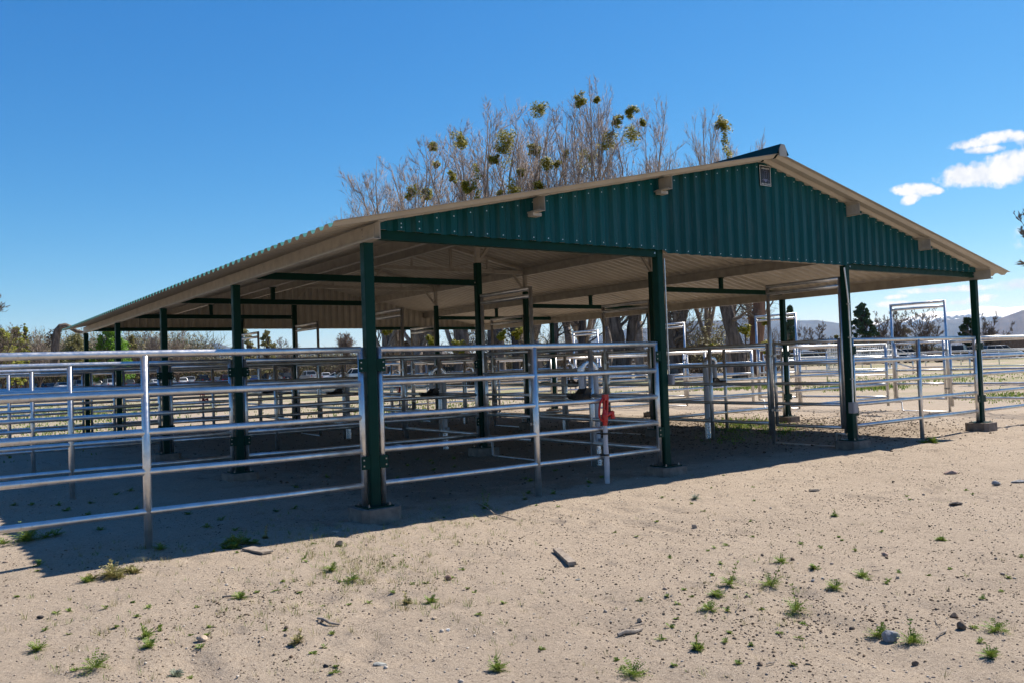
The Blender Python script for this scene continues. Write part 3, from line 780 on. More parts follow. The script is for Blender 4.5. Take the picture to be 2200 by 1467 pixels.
# lower twiggy thicket between the trunks
def bush(H,Wd,n,seed,mat,r=.014,leaf=None,ln=0,ls=.12):
    rng=random.Random(seed); m=MB(); k=MB()
    for _ in range(n):
        a=rng.uniform(0,6.283); q=Vector((math.cos(a),math.sin(a),0))*rng.random()**.5*Wd*.28; d=Vector((math.cos(a)*rng.uniform(.0,.9)*Wd/H,math.sin(a)*rng.uniform(0,.9)*Wd/H,1))
        L=H*rng.uniform(.45,1.0); pts=polyline(q,d,L,4,.20,.05,rng)
        m.tube(pts,[r*1.6,r*1.2,r*.9,r*.6,r*.3],3,False)
        for _ in range(7):
            j=rng.randint(1,3); p=pts[j].lerp(pts[j+1],rng.random()); dd=around((pts[j+1]-pts[j]).normalized(),rng.uniform(.3,.9),rng)
            e=p+dd*L*rng.uniform(.12,.28); m.spike(p,e,r*.6)
            for _ in range(3):
                p2=p.lerp(e,rng.uniform(.3,1)); m.spike(p2,p2+around(dd,.6,rng)*L*.1,r*.5)
            if leaf: leaves(k,e,Wd*.06,ln,ls,rng)
    return m,k
def shrub(name,x,D,H,Wd,n,seed,mat,label,cat='shrub',leaf=None,ln=0,ls=.14,r=.02,group=None):
    m,k=bush(H,Wd,n,seed,mat,r,leaf,ln,ls); p=at(x,D)
    e=empty(name,(p.x,p.y,-.05),0,label,cat,group); m.build('stems',M[mat],e)
    if leaf: k.build('foliage',M[leaf],e)
    return e
shrub('thicket_shrub',1512,72,5.2,5.5,150,5,'twigdark','tangled olive thicket between the two trunk tree and the leaning trunk','shrub','olive',3,.13)
shrub('thicket_shrub',1470,76,5.0,4.5,110,6,'twigdark','brown bare thicket close behind the two trunk tree','shrub')
shrub('thicket_shrub',1650,78,4.6,4,90,7,'twigdark','bare thicket behind the reddish trunk','shrub')
shrub('thicket_shrub',1215,74,4.6,5,110,8,'twigdark','bare thicket between slim trunks behind the aisle','shrub')
shrub('thicket_shrub',1110,76,4.8,5,110,9,'twigdark','thicket with yellow green shoots left of the slim trunks','shrub','olive',3,.12)
shrub('thicket_shrub',965,66,4.4,4,90,10,'twigdark','bare thicket just left of the thick trunk by the building','shrub')
shrub('thicket_shrub',1395,80,4.2,5,100,19,'twigdark','bare thicket right of the forked trunk','shrub')
# single trees far left and right
def leafy_tree(name,x,D,top,wpx,label,mat,seed,trunkmat='darkbark',n=34,ls=.17,cat='tree',bare=None,group=None,conic=0,gap=1.,asp=1.):
    rng=random.Random(seed); H=hgt(x,top,D); Wd=wpx*D/F; p=at(x,D); e=empty(name,(p.x,p.y,0),rng.uniform(0,6),label,cat,group)
    T=MB(); K=MB(); tr=max(.12,H*.03)
    tp=polyline(Vector((0,0,-.2)),Vector((rng.uniform(-.1,.1),rng.uniform(-.1,.1),1)),H*.8,5,.08,.05,rng); T.tube(tp,[tr,tr*.8,tr*.6,tr*.45,tr*.3,tr*.12],7)
    n=int(n*2.6)
    for i in range(n):
        f=rng.random()**.8; z=H*(.12+.84*f)
        w=Wd/2*(math.sin(min(1,(1-f)*1.25+.12)*math.pi/2) if not conic else (1.02-f))
        a=rng.uniform(0,6.283); rr=w*rng.uniform(.35,.95); c=Vector((math.cos(a)*rr,math.sin(a)*rr,z))
        j=min(4,int(f*5)); T.tube([tp[j],tp[j].lerp(c,.55)+Vector((0,0,.1)),c],[tr*.3,tr*.15,.02],4,False)
        R_=Wd*rng.uniform(.06,.12)*gap; leaves(K,c,R_,int(62*gap),ls,rng,.8*asp,.05)
    T.build('trunk',M[trunkmat],e,True); K.build('crown',M[mat],e); return e
def bare_small(name,x,D,top,wpx,label,seed,mat='twigdark',bk='darkbark',cat='tree',limbs=7,fork=.10,dens=1.08,spread=None,group=None):
    H=hgt(x,top,D); Wd=wpx*D/F; T,K=bare_tree(H,max(.12,H*.026),seed,spread if spread else min(1.3,Wd/H*.75),limbs+1,fork,dens,0,6,.03,.024,1.)
    p=at(x,D); e=empty(name,(p.x,p.y,0),seed,label,cat,group); T.build('trunk',M[bk],e,True); K.build('crown',M[mat],e); return e
leafy_tree('willow_tree',8,150,722,70,'yellow green willow at the far left edge','leafy',31)
leafy_tree('willow_tree',36,158,716,44,'yellow green willow second from the left edge','leafy',32)
leafy_tree('poplar_tree',57,160,708,18,'slim upright yellow green poplar at the left','leafy',33,n=22)
leafy_tree('leafy_tree',240,165,708,84,'bright green tree seen between the first two rear left posts','green_l',34,n=60)
leafy_tree('leafy_tree',283,175,726,40,'olive green tree right of the bright green one','olive',35)
leafy_tree('olive_shrub',165,170,728,80,'low olive shrub below the arching dead trunk','olive',36,n=40,cat='shrub')
bare_small('bare_tree',85,165,722,70,'grey bare tree left of the arching dead trunk',41,'twig')
bare_small('bare_tree',312,175,712,66,'grey bare tree right of the bright green tree',42,'twig')
bare_small('gnarled_tree',382,150,710,76,'gnarled dark limbed tree with pale twigs behind the third left post',43,'twig','darkbark',dens=1)
bare_small('bare_tree',330,185,720,60,'grey bare tree between bright green tree and gnarled tree',44,'twig')
leafy_tree('olive_tree',525,150,708,60,'olive tree left of the pair under the rear gable','olive',45,gap=.8)
leafy_tree('olive_tree',575,155,712,52,'olive tree with a dark mistletoe clump under the rear gable','olive',46,gap=.8)
bare_small('bare_tree',741,135,714,56,'small round headed bare tree left of the corner post',47,'twig',fork=.45)
bare_small('bare_tree',615,170,726,40,'small bare tree between the olive pair and the corner post',48,'twig')
bare_small('bare_tree',740,150,752,90,'low spreading bare tree behind the white pickup',49,'twigdark')
T=bare_small('gnarled_tree',-25,90,650,95,'dark gnarled bare tree at the left edge of the photo',50,'twigdark')
# right side
leafy_tree('juniper_tree',1702,105,658,46,'dark blue green cypress behind the right eave post','pine',51,n=46,conic=1,ls=.16)
bare_small('pollard_tree',1757,120,690,84,'brown bare pollarded tree between the two right posts',52,'twigdark',dens=1)
leafy_tree('pine_tree',1856,120,657,62,'dark pine with ragged clumps left of the framed gate','pine',53,n=48,ls=.17,gap=.85)
bare_small('bare_tree',1893,128,680,48,'dense brown bare tree touching the dark pine',54,'twigdark',dens=1)
bare_small('bare_tree',1926,125,668,50,'bare tree seen inside the left edge of the framed gate',55,'twigdark')
leafy_tree('olive_shrub',1948,128,708,34,'olive shrub between two bare trees in the framed gate','olive',56,n=22)
bare_small('bare_tree',1993,118,668,58,'bare tree centred in the framed gate before the snowy peaks',57,'twigdark')
leafy_tree('pine_tree',2082,130,690,40,'dark pine behind the right corner post','pine',58,n=26,ls=.17)
bare_small('bare_tree',2124,128,680,78,'rounded brown bare tree right of the right corner post',59,'twigdark',dens=1.1)
bare_small('roadside_tree',2345,40,455,290,'bare tree reaching in at the right edge of the photo',60,'twigdark',dens=1)
leafy_tree('olive_tree',1625,135,730,30,'small olive tree low behind the reddish trunk','olive',61,n=16)
leafy_tree('willow_shrub',1545,110,742,36,'yellow green shrub left of the leaning trunk','leafy',62,n=18,cat='shrub')
leafy_tree('olive_shrub',1800,150,722,30,'pale olive shrub right of the pollarded tree','olive',63,n=16,cat='shrub')
# arching dead trunk
p=at(118,120); e=empty('dead_tree',(p.x,p.y,0),0,'dead trunk arching over to the right at the left of the shelter','tree')
m=MB(); side=Vector((rt.x,rt.y,0)).normalized(); pts=[]
for x,y in ((118,800),(119,765),(121,745),(125,725),(133,716),(143,714),(155,718),(166,724),(178,726),(192,724)):
    z=(hz(x)-y)*120/F+CAM.z; q=at(x,120)-p; pts.append((q.x,q.y,max(-.2,z)))
m.tube(pts,[.55,.50,.46,.44,.38,.33,.29,.25,.20,.10],9); m.build('trunk',M['bark'],e,True)
m=MB(); q=at(113,120)-p
for i in range(40):
    rr=random.Random(i); c=Vector((q.x+rr.uniform(-.6,.3),q.y,hgt(113,738,120)+rr.uniform(-1.,.7))); m.spike(c,c+Vector((rr.uniform(-1,1),rr.uniform(-1,1),rr.uniform(-1,1)))*.9,.07)
m.build('broken_stub',M['darkbark'],e)
# brush line behind the car park
def brushline():
    rng=random.Random(77); m=MB(); LV=True
    for i in range(2300):
        x=rng.uniform(-60,820); D=rng.uniform(190,240); p=at(x,D); H=rng.uniform(5,14.5)*(1. if x<430 else .58)
        leaves(m,Vector((p.x,p.y,H*.5)),H*.42,int(9*H),.24,rng,1.,.1)
        for _ in range(9):
            a=rng.uniform(0,6.283); d=Vector((math.cos(a)*.6,math.sin(a)*.6,rng.uniform(.6,1.2))).normalized(); b=Vector((p.x+rng.uniform(-1,1),p.y+rng.uniform(-1,1),0))
            e=b+d*H*rng.uniform(.6,1); m.spike(b,e,.09)
            for _ in range(4):
                s=b.lerp(e,rng.uniform(.3,.95)); m.spike(s,s+around(d,.7,rng)*H*.28,.05)
    o=m.build('brush_line',M['twig2']); tag(o,'line of bare grey brown brush behind the parked cars at left','brush',None,'stuff')
M['twig2']=isl('brush twigs',[(.09,.072,.05),(.18,.155,.10),(.20,.195,.08),(.28,.25,.19),(.15,.10,.065)],.85,.1,.1)
brushline()
def brush_right():
    rng=random.Random(78); m=MB()
    for i in range(2000):
        x=rng.uniform(800,2260); D=rng.uniform(150,240); p=at(x,D); H=rng.uniform(2,5.6)*(1 if x<1650 else .55)
        leaves(m,Vector((p.x,p.y,H*.45)),H*.42,int(9*H),.22,rng,1.,.1)
        for _ in range(7):
            a=rng.uniform(0,6.283); d=Vector((math.cos(a)*.6,math.sin(a)*.6,rng.uniform(.6,1.2))).normalized(); b=Vector((p.x+rng.uniform(-1.5,1.5),p.y+rng.uniform(-1.5,1.5),0))
            e=b+d*H*rng.uniform(.6,1); m.spike(b,e,.09)
            for _ in range(4):
                s=b.lerp(e,rng.uniform(.3,.95)); m.spike(s,s+around(d,.7,rng)*H*.28,.05)
    o=m.build('brush_line',M['twig2']); tag(o,'far line of brown brush beyond the white fences at right','brush',None,'stuff')
brush_right()
# ---------------------------------------------------------------- cars
def loft(m,rings,mi=0,caps=True):
    n=len(rings[0]); o=len(m.v)
    for r in rings: m.v+=r
    for i in range(len(rings)-1):
        for j in range(n): a=o+i*n; m.f.append((a+j,a+(j+1)%n,a+n+(j+1)%n,a+n+j)); m.m.append(mi)
    if caps:
        m.f.append(tuple(o+j for j in range(n))[::-1]); m.m.append(mi); m.f.append(tuple(o+(len(rings)-1)*n+j for j in range(n))); m.m.append(mi)
def body_ring(x,w,z0,z1): 
    zm=z0+(z1-z0)*.5
    return [(x,-w*.90,z0),(x,-w,z0+.12),(x,-w,zm),(x,-w*.96,z1-.06),(x,-w*.82,z1),(x,w*.82,z1),(x,w*.96,z1-.06),(x,w,zm),(x,w,z0+.12),(x,w*.90,z0)]
CARS={
 'sedan':dict(st=[(-2.3,.74,.42,.86),(-2.22,.84,.32,1.0),(-1.5,.9,.28,1.02),(-.5,.91,.26,.98),(.9,.9,.26,.97),(1.6,.88,.28,.88),(2.15,.82,.32,.76),(2.3,.70,.42,.62)],cab=(-1.85,1.05,-1.05,.25,.98,1.43),wh=(-1.38,1.4),wr=.32),
 'suv':dict(st=[(-2.35,.82,.5,1.05),(-2.3,.90,.4,1.12),(-1.5,.95,.34,1.14),(0,.96,.34,1.12),(1.1,.95,.34,1.12),(1.8,.93,.36,1.04),(2.3,.88,.42,.95),(2.42,.78,.5,.8)],cab=(-2.3,1.15,-2.05,.40,1.12,1.78),wh=(-1.45,1.5),wr=.37),
 'hatch':dict(st=[(-2.1,.76,.45,.95),(-2.05,.84,.34,1.02),(-1.3,.89,.28,1.03),(0,.9,.26,1.0),(1.0,.89,.26,.98),(1.6,.86,.3,.88),(2.05,.8,.34,.76),(2.15,.7,.44,.64)],cab=(-2.02,1.1,-1.65,.3,1.0,1.52),wh=(-1.28,1.32),wr=.31),
 'pickup':dict(st=[(-2.9,.90,.55,1.2),(-2.85,.95,.48,1.26),(-1.8,.97,.45,1.27),(-.8,.97,.42,1.25),(.4,.97,.42,1.22),(1.3,.97,.42,1.20),(2.2,.95,.45,1.12),(2.85,.9,.5,1.02),(2.95,.82,.55,.9)],cab=(-1.0,1.45,-.85,.75,1.2,1.9),wh=(-1.85,1.9),wr=.40),
}
CT={}
def car_template(kind):
    s=CARS[kind]; e=empty('parked_'+('pickup' if kind=='pickup' else 'car'),(0,0,-50))
    m=MB(); loft(m,[body_ring(x,w,z0,z1) for x,w,z0,z1 in s['st']])
    xb0,xb1,xt0,xt1,zb,zt=s['cab']; wb=s['st'][2][1]*.86; wt=wb*.82
    # roof panel and pillars in body colour
    m.add([(xt0,-wt,zt-.02),(xt1,-wt,zt-.02),(xt1,wt,zt-.02),(xt0,wt,zt-.02),(xt0+.12,-wt*.85,zt+.03),(xt1-.12,-wt*.85,zt+.03),(xt1-.12,wt*.85,zt+.03),(xt0+.12,wt*.85,zt+.03)],[(0,3,2,1),(4,5,6,7),(0,1,5,4),(1,2,6,5),(2,3,7,6),(3,0,4,7)])
    for sy in (-1,1):
        for fb,ft in ((0,0),(.36,.40),(.68,.72),(1,1)):
            if kind=='pickup' and fb==.36: continue
            m.beam((xb0+(xb1-xb0)*fb,sy*(wb+.012),zb-.03),(xt0+(xt1-xt0)*ft,sy*(wt+.012),zt-.01),.05,.07)
    m.build('body',M['white'],e,True)
    m=MB(); m.add([(xb0,-wb,zb-.05),(xb1,-wb,zb-.05),(xb1,wb,zb-.05),(xb0,wb,zb-.05),(xt0,-wt,zt-.03),(xt1,-wt,zt-.03),(xt1,wt,zt-.03),(xt0,wt,zt-.03)],[(0,3,2,1),(4,5,6,7),(0,1,5,4),(1,2,6,5),(2,3,7,6),(3,0,4,7)]); m.build('windows',M['glass'],e)
    for wx in s['wh']:
        for sy in (-1,1):
            w=MB(); w.lathe([(s['wr']*.9,-.11),(s['wr'],-.08),(s['wr'],.08),(s['wr']*.9,.11)],(0,0,0),16); w.xf(Matrix.Translation((wx,sy*(s['st'][3][1]-.11),s['wr']))@Matrix.Rotation(R(90),4,'X')); T=w.build('wheel',M['tyre'],e,True)
            w=MB(); w.lathe([(s['wr']*.62,-.02),(s['wr']*.5,.02)],(0,0,0),12); w.xf(Matrix.Translation((wx,sy*(s['st'][3][1]-.0),s['wr']))@Matrix.Rotation(R(90),4,'X')); w.build('rim',M['rim'],T,True)
    xf,xr=s['st'][-2][0],s['st'][0][0]; zf=s['st'][-2][3]-.18; zr=s['st'][0][3]-.15; 
    for sy in (-1,1):
        w=MB(); w.box(xf-.1,xf+.10,sy*.68-.14,sy*.68+.14,zf-.06,zf+.07); w.build('headlight',M['lampclear'],e)
        w=MB(); w.box(xr-.02,xr+.1,sy*.66-.10,sy*.66+.10,zr-.12,zr+.10); w.build('taillight',M['lampred'],e)
    w=MB(); w.box(xr-.08,xr+.1,-.72,.72,s['st'][0][2]-.06,s['st'][0][2]+.12); w.build('rear_bumper',M['rim'] if kind=='pickup' else M['tyre'],e)
    w=MB(); w.box(xr-.085,xr-.03,-.16,.16,s['st'][0][2]+.16,s['st'][0][2]+.28); w.build('number_plate',M['white'],e)
    if kind=='pickup':
        w=MB(); w.box(-2.72,-1.15,-.80,.80,1.268,1.272); w.build('bed_liner',M['tyre'],e)
    return e
for k in CARS: CT[k]=car_template(k)
def cm(name,c,metal=.2): return paint(name,c,.22,metal,.04,2,.6)
CC={'white':cm('white car paint',(.72,.73,.74),0),'black':cm('black car paint',(.010,.010,.012)),'grey':cm('grey car paint',(.09,.10,.11)),'silver':cm('silver car paint',(.36,.37,.39)),
 'red':cm('red car paint',(.25,.010,.012)),'blue':cm('blue car paint',(.02,.05,.16)),'maroon':cm('maroon car paint',(.07,.012,.02)),'pale green':cm('pale green car paint',(.45,.52,.46)),'brown':cm('brown car paint',(.09,.05,.035))}
def car(kind,x,D,col,head,label):
    p=at(x,D); o=copytree(CT[kind],(p.x,p.y,0),head,label,'vehicles parked beyond the pens',cat={'pickup':'pickup truck','suv':'car','sedan':'car','hatch':'car'}[kind])
    for c in o.children if False else [c for c in C.objects if c.parent==o]:
        if c.name.startswith('body'):
            c.material_slots[0].link='OBJECT'; c.material_slots[0].material=CC[col]
    return o
AW=math.pi/2-YAW          # heading straight away from the camera
CL=[('suv',6,165,'black',.25,'black four wheel drive leftmost in the parked row at left'),
('pickup',45,166,'grey',.2,'grey pickup tail on, second from left in the left car row'),
('sedan',80,172,'black',.25,'low black sedan beside the grey pickup at left'),
('sedan',107,172,'grey',.2,'grey sedan next to the white sedan at left'),
('sedan',131,164,'white',.15,'white sedan tail on, left of the rear left corner post'),
('suv',169,166,'silver',.15,'silver van shaped car just left of the rear left post'),
('hatch',202,172,'silver',.3,'silver hatchback just right of the rear left post'),
('suv',222,176,'black',.2,'black four wheel drive half hidden by a white one'),
('suv',234,164,'white',.2,'white sport utility car between two rear left posts'),
('hatch',276,170,'grey',.1,'dark grey rounded car right of the second rear post'),
('suv',325,172,'black',.1,'dark sport utility car behind a white sedan'),
('sedan',334,162,'white',.2,'white sedan in front of a dark sport utility car'),
('hatch',371,174,'pale green',.2,'pale green car partly hidden behind the third left post'),
('hatch',388,162,'white',.2,'white hatchback with red tail lights near a person sized gap'),
('suv',402,178,'silver',.3,'silver sport utility car at the end of the hatchbacks'),
('pickup',436,166,'black',.2,'black pickup tail on, midway along the left row'),
('sedan',464,172,'grey',.3,'grey sedan between black pickup and maroon van'),
('suv',484,164,'maroon',.1,'maroon van left of the second left post'),
('sedan',543,168,'blue',.2,'blue silver sedan right of the second left post'),
('suv',577,174,'black',.9,'black jeep like car behind the row of panels'),
('suv',607,166,'black',.4,'large black sport utility car near the middle left'),
('sedan',628,176,'maroon',.2,'small maroon sedan beside the large black car'),
('pickup',664,150,'silver',.35,'silver pickup seen from behind with red tail lights'),
('hatch',698,160,'white',.1,'white hatchback seen from the front beside the silver pickup'),
('suv',722,170,'maroon',.2,'dark red van above the white coupe'),
('sedan',723,140,'white',1.2,'white coupe side on, left of the white pickup'),
('pickup',768,128,'white',1.05,'white crew cab pickup just left of the corner post'),
('sedan',1096,130,'black',1.4,'black sedan behind the slim cottonwood trunks'),
('sedan',1186,125,'blue',1.4,'blue sedan seen between slim trunks behind the aisle'),
('suv',1358,150,'white',1.3,'white van beside the forked cottonwood trunk'),
('sedan',1494,100,'black',1.45,'black sedan side on behind the two trunk tree'),
('pickup',1545,104,'red',-1.5,'red pickup side on behind the white rails'),
('sedan',1640,112,'blue',1.4,'blue sedan right of the big leaning trunk'),
('suv',1672,118,'white',1.3,'white sport utility car behind the right eave post'),
('hatch',1700,124,'grey',1.3,'grey hatchback just right of the right eave post'),
('pickup',1735,116,'silver',1.2,'silver pickup left of the white railing tower'),
('suv',1764,122,'black',1.3,'black sport utility car left of the white railing tower'),
('pickup',1868,100,'white',1.45,'white pickup side on seen through the white railings'),
('sedan',1838,112,'white',1.4,'white sedan left of the white pickup behind railings'),
('sedan',1925,118,'grey',1.2,'grey sedan right of the white pickup behind railings'),
('suv',1950,120,'silver',1.3,'silver sport utility car right of the railings'),
('suv',1985,130,'black',1.4,'black sport utility car under the framed gate'),
('sedan',2010,128,'maroon',1.4,'maroon sedan under the right part of the framed gate'),
('pickup',2055,112,'black',-1.4,'large black pickup left of the right corner post'),
('suv',2085,128,'grey',1.4,'grey sport utility car touching the right corner post'),
('sedan',2118,132,'white',1.4,'white sedan right of the right corner post'),
('suv',2150,126,'silver',1.0,'pale sport utility car near the right edge'),
('sedan',2135,140,'black',1.2,'black sedan behind the pale sport utility car')]
for kind,x,D,col,dh,lab in CL: car(kind,x,D,col,AW-.035*0+dh*(-1 if x>1000 else 1)+ (x-1100)/F*-1,lab)
for k in CT: retire(CT[k])
p=at(2185,135); e=empty('stock_trailer',(p.x,p.y,0),AW-1.5,'dark enclosed stock trailer at the right edge of the car park','trailer')
m=MB(); m.bbox(-4,4,-1.2,1.2,.6,3.0,.2); m.build('box_body',CC['brown'],e)
m=MB(); m.bbox(-4.05,4.05,-1.22,1.22,3.003,3.12,.2); m.build('roof',M['white'],e)
m=MB(); m.box(4,5.2,-.08,.08,.5,.62); m.build('drawbar',M['tyre'],e)
for x in (-.6,.5):
    for sy in (-1,1):
        w=MB(); w.lathe([(.36,-.1),(.38,0),(.36,.1)],(0,0,0),14); w.xf(Matrix.Translation((x,sy*1.13,.38))@Matrix.Rotation(R(90),4,'X')); w.build('wheel',M['tyre'],e)
# ---------------------------------------------------------------- block building
p=at(830,118); vdir=Vector((rt.x,rt.y,0)).normalized()
ang=math.atan2(vdir.y,vdir.x)-.12
e=empty('brick_house',(p.x,p.y,0),ang,'low tan brick house with dark brown gable roof left of the thick trunk','building')
Hb=2.9
m=MB(); m.box(-2,8.2,0,9,-.1,Hb); m.add([(-2,0.0,Hb),(8.2,0.0,Hb),(3.1,0.0,Hb+2.2)],[(0,1,2)]); m.build('wall',M['brick'],e)
m=MB(); 
for s in (-1,1):
    xe=3.1+s*5.8; a=Vector((3.1,-.6,Hb+2.35)); b=Vector((xe,-.6,Hb-.22)); c=Vector((xe,9.6,Hb-.22)); d=Vector((3.1,9.6,Hb+2.35)); t=Vector((0,0,.18))
    m.add([a,b,c,d,a+t,b+t,c+t,d+t],[(0,1,2,3),(7,6,5,4),(0,4,5,1),(1,5,6,2),(2,6,7,3),(3,7,4,0)])
m.build('roof',M['roof'],e)
m=MB(); m.add([(-2.02,-.02,Hb),(8.22,-.02,Hb),(3.1,-.02,Hb+2.2)],[(0,1,2)]); m.box(3.0,3.3,3,3.3,Hb+1.5,Hb+3.0); m.build('gable_board',M['roof'],e)
m=MB(); m.box(8.205,9.7,.3,8.5,-.1,Hb-.3); m.build('side_bay',paint('pale tan block',(.42,.31,.20),.9,0,.2,2),e)
m=MB(); m.box(5.2,6.6,-.05,-.005,0.0,2.1); W_=m.build('door',paint('brown door',(.09,.05,.03),.6),e)
m=MB(); m.box(6.4,6.5,-.1,-.052,1.0,1.06); m.build('handle',M['bolt'],W_)
for xw in (.2,2.4):
    m=MB(); m.box(xw,xw+1.2,-.05,-.005,1.0,2.0); w=m.build('window',M['glass'],e); m=MB(); m.box(xw-.06,xw+1.26,-.08,-.052,.92,1.0); m.box(xw-.06,xw+1.26,-.08,-.052,2.0,2.06); m.build('frame',M['white'],w)
p=at(974,85); e=empty('green_bin',(p.x,p.y,0),ang,'dark green steel bin with pale stripe near the thick trunk','bin')
m=MB(); m.bbox(-.75,.75,-.6,.6,.12,1.45,.04); m.build('body',M['green'],e); m=MB(); m.box(-.55,.55,-.63,-.602,.9,1.15); m.build('stripe',M['signwhite'],e)
m=MB(); m.bbox(-.8,.8,-.65,.65,1.452,1.55,.05); m.build('lid',M['trim'],e)
# ---------------------------------------------------------------- white railing tower (viewing deck)
p=at(1800,78); q=at(1925,78); dv=(q-p); Lr=dv.length; ang=math.atan2(dv.y,dv.x)
e=empty('viewing_deck',(p.x,p.y,0),ang,'white railed viewing deck with close vertical bars and a stair','deck')
m=MB(); m.box(-.8,Lr-.5,0,3.0,.55,.68); m.build('platform',M['white'],e)
zt=2.05
def railing(y,x0,x1):
    m=MB(); m.box(x0,x1,y-.03,y+.03,zt-.05,zt); m.box(x0,x1,y-.025,y+.025,.75,.80)
    x=x0+.1
    while x<x1: m.box(x-.018,x+.018,y-.018,y+.018,.80,zt-.05); x+=.16
    return m.build('railing',M['white'],e)
railing(0,-.8,Lr-.5); railing(3,-.8,Lr-.5)
for x in (-.8,.9,2.6,Lr-.5):
    for y in (-.05,3.05):
        m=MB(); m.box(x-.045,x+.045,y-.045,y+.045,-.1,zt+.05); m.build('post',M['white'],e)
m=MB(); m.beam((Lr-.5,-.1,zt),(Lr+1.3,-.1,.95),.05,.06); m.beam((Lr-.5,-.1,.6),(Lr+1.3,-.1,.0),.05,.12); m.beam((Lr-.5,1.1,.6),(Lr+1.3,1.1,.0),.05,.12)
for i in range(4): m.box(Lr-.4+i*.42,Lr-.12+i*.42,-.07,1.07,.42-i*.14,.45-i*.14)
m.box(Lr+1.24,Lr+1.3,-.13,-.07,0,.98); m.build('stair',M['white'],e)
# gate tower left of it
p=at(1775,74); e=empty('railing_gate',(p.x,p.y,0),ang,'narrow white barred gate standing left of the viewing deck','gate')
m=MB(); m.box(0,.06,-.03,.03,0,1.7); m.box(1.0,1.06,-.03,.03,0,1.7); m.box(.06,1.0,-.02,.02,1.3,1.36); m.box(.06,1.0,-.02,.02,.2,.26); m.build('frame',M['white'],e)
m=MB()
for i in range(5): m.box(.2+i*.15,.23+i*.15,-.015,.015,.26,1.3)
m.build('bars',M['white'],e)
# ---------------------------------------------------------------- white pipe fences
def far_fence(x0,D0,x1,D1,label,h=1.25,rails=(.45,.8,1.22),step=3.,mat='white',rr=.035,name='pipe_fence'):
    a=at(x0,D0); b=at(x1,D1); d=b-a; L=d.length; e=empty(name,(a.x,a.y,0),math.atan2(d.y,d.x),label,'fence')
    for z in rails: child('rail',tube_mesh('ff%.2f_%s'%(L,label[:6]),[(0,0,0),(L,0,0)],rr,8,mat),e,(0,0,z))
    n=int(L/step); pm=tube_mesh('ffp%.2f_%s'%(h,mat),[(0,0,-.1),(0,0,h)],rr*1.3,8,mat)
    for i in range(n+1): child('post',pm,e,(L*i/n,0,0))
    return e
far_fence(1120,72,1790,88,'white three rail fence in front of the cars right of the aisle')
far_fence(1790,92,2330,80,'white pipe fence before the dark pickup at right',1.3,(.5,.9,1.28))
far_fence(1960,55,2380,50,'grey pipe fence across the pale field at right',1.25,(.4,.8,1.2),3,'galv')
far_fence(1300,100,2300,118,'long white rail fence along the car park edge',1.2,(.6,1.15),4)
far_fence(820,70,960,66,'short white rail fence before the tan brick house',1.1,(.5,1.05),2.5)
far_fence(1640,42,1925,40,'grey five rail pen fence behind the right run',1.45,(.35,.62,.9,1.17,1.42),2.4,'galv',.028,'pen_fence')
# lamp post by the reddish trunk
p=at(1604,58); e=empty('lamp_post',(p.x,p.y,0),0,'dark lamp post with a pale disc top before the reddish trunk','lamp post')
m=MB(); m.tube([(0,0,-.1),(0,0,3.3)],.05,8); m.build('pole',M['darkbark'],e,True); m=MB(); m.lathe([(.04,0),(.2,.05),(.17,.10),(.03,.14)],(0,0,3.3),12); m.build('lamp_shade',M['white'],e,True)
# ---------------------------------------------------------------- mountains
def range_mesh(name,x0,x1,D,depth,prof_pts,seed,mat,label,rough=.3,zoff=-40):
    nx,ny=240,26; P=np.array(prof_pts,float); xs=np.linspace(x0,x1,nx); V=[]
    tops=np.interp(xs,P[:,0],P[:,1])
    for j in range(ny):
        f=j/(ny-1); dd=D+depth*(f-.5)
        sh=math.sin(min(1,f*1.6)*math.pi/2) if f<.625 else math.cos((f-.625)/.375*math.pi/2)
        for i,x in enumerate(xs):
            p=at(x,dd); H=CAM.z+(hz(x)-tops[i])*D/F
            nz=sum(float(vnoise(np.array(x*.02*k+seed),np.array(f*3*k+seed*3),seed+k))/k for k in (1,2,4,8,16))-1.0
            z=H*sh*(1+rough*nz*(1-.75*(abs(f-.625)<.05))*(1 if sh<.97 else .35))
            V.append((p.x,p.y,z+zoff*(1-sh)))
    F_=[(j*nx+i,j*nx+i+1,(j+1)*nx+i+1,(j+1)*nx+i) for j in range(ny-1) for i in range(nx-1)]
    me=bpy.data.meshes.new(name); me.from_pydata(V,[],F_); me.materials.append(mat); me.polygons.foreach_set('use_smooth',[True]*len(F_)); me.update()
    o=bpy.data.objects.new(name,me); C.objects.link(o); tag(o,label,None,None,'structure')
def rockmat(name,c1,c2,snow=None):
    m,nt,b=newmat(name); n=noise(nt,.0012,10,.65); c=ramp(nt,n.outputs[0],[(.35,c1),(.65,c2)]).outputs[0]
    if snow:
        tc=N(nt,'ShaderNodeTexCoord'); sx=N(nt,'ShaderNodeSeparateXYZ'); nt.links.new(tc.outputs['Object'],sx.inputs[0])
        n2=noise(nt,.004,9,.7); h=math_(nt,'ADD',sx.outputs[2],math_(nt,'MULTIPLY',math_(nt,'SUBTRACT',n2.outputs[0],.5),snow*1.3)); h=math_(nt,'DIVIDE',math_(nt,'SUBTRACT',h,snow),snow*.08,clamp=True)
        c=mixc(nt,h,c,(.85,.87,.9))
    nt.links.new(c,b.inputs['Base Color']); b.inputs['Roughness'].default_value=.95; bump(nt,b,n.outputs[0],.6,60); return m
MB_=rockmat('far wooded slope',(.025,.030,.032),(.06,.055,.05)); MS_=rockmat('snowy rock',(.03,.035,.045),(.06,.06,.065),560); MT_=rockmat('tan purple hill',(.035,.024,.024),(.065,.046,.04))
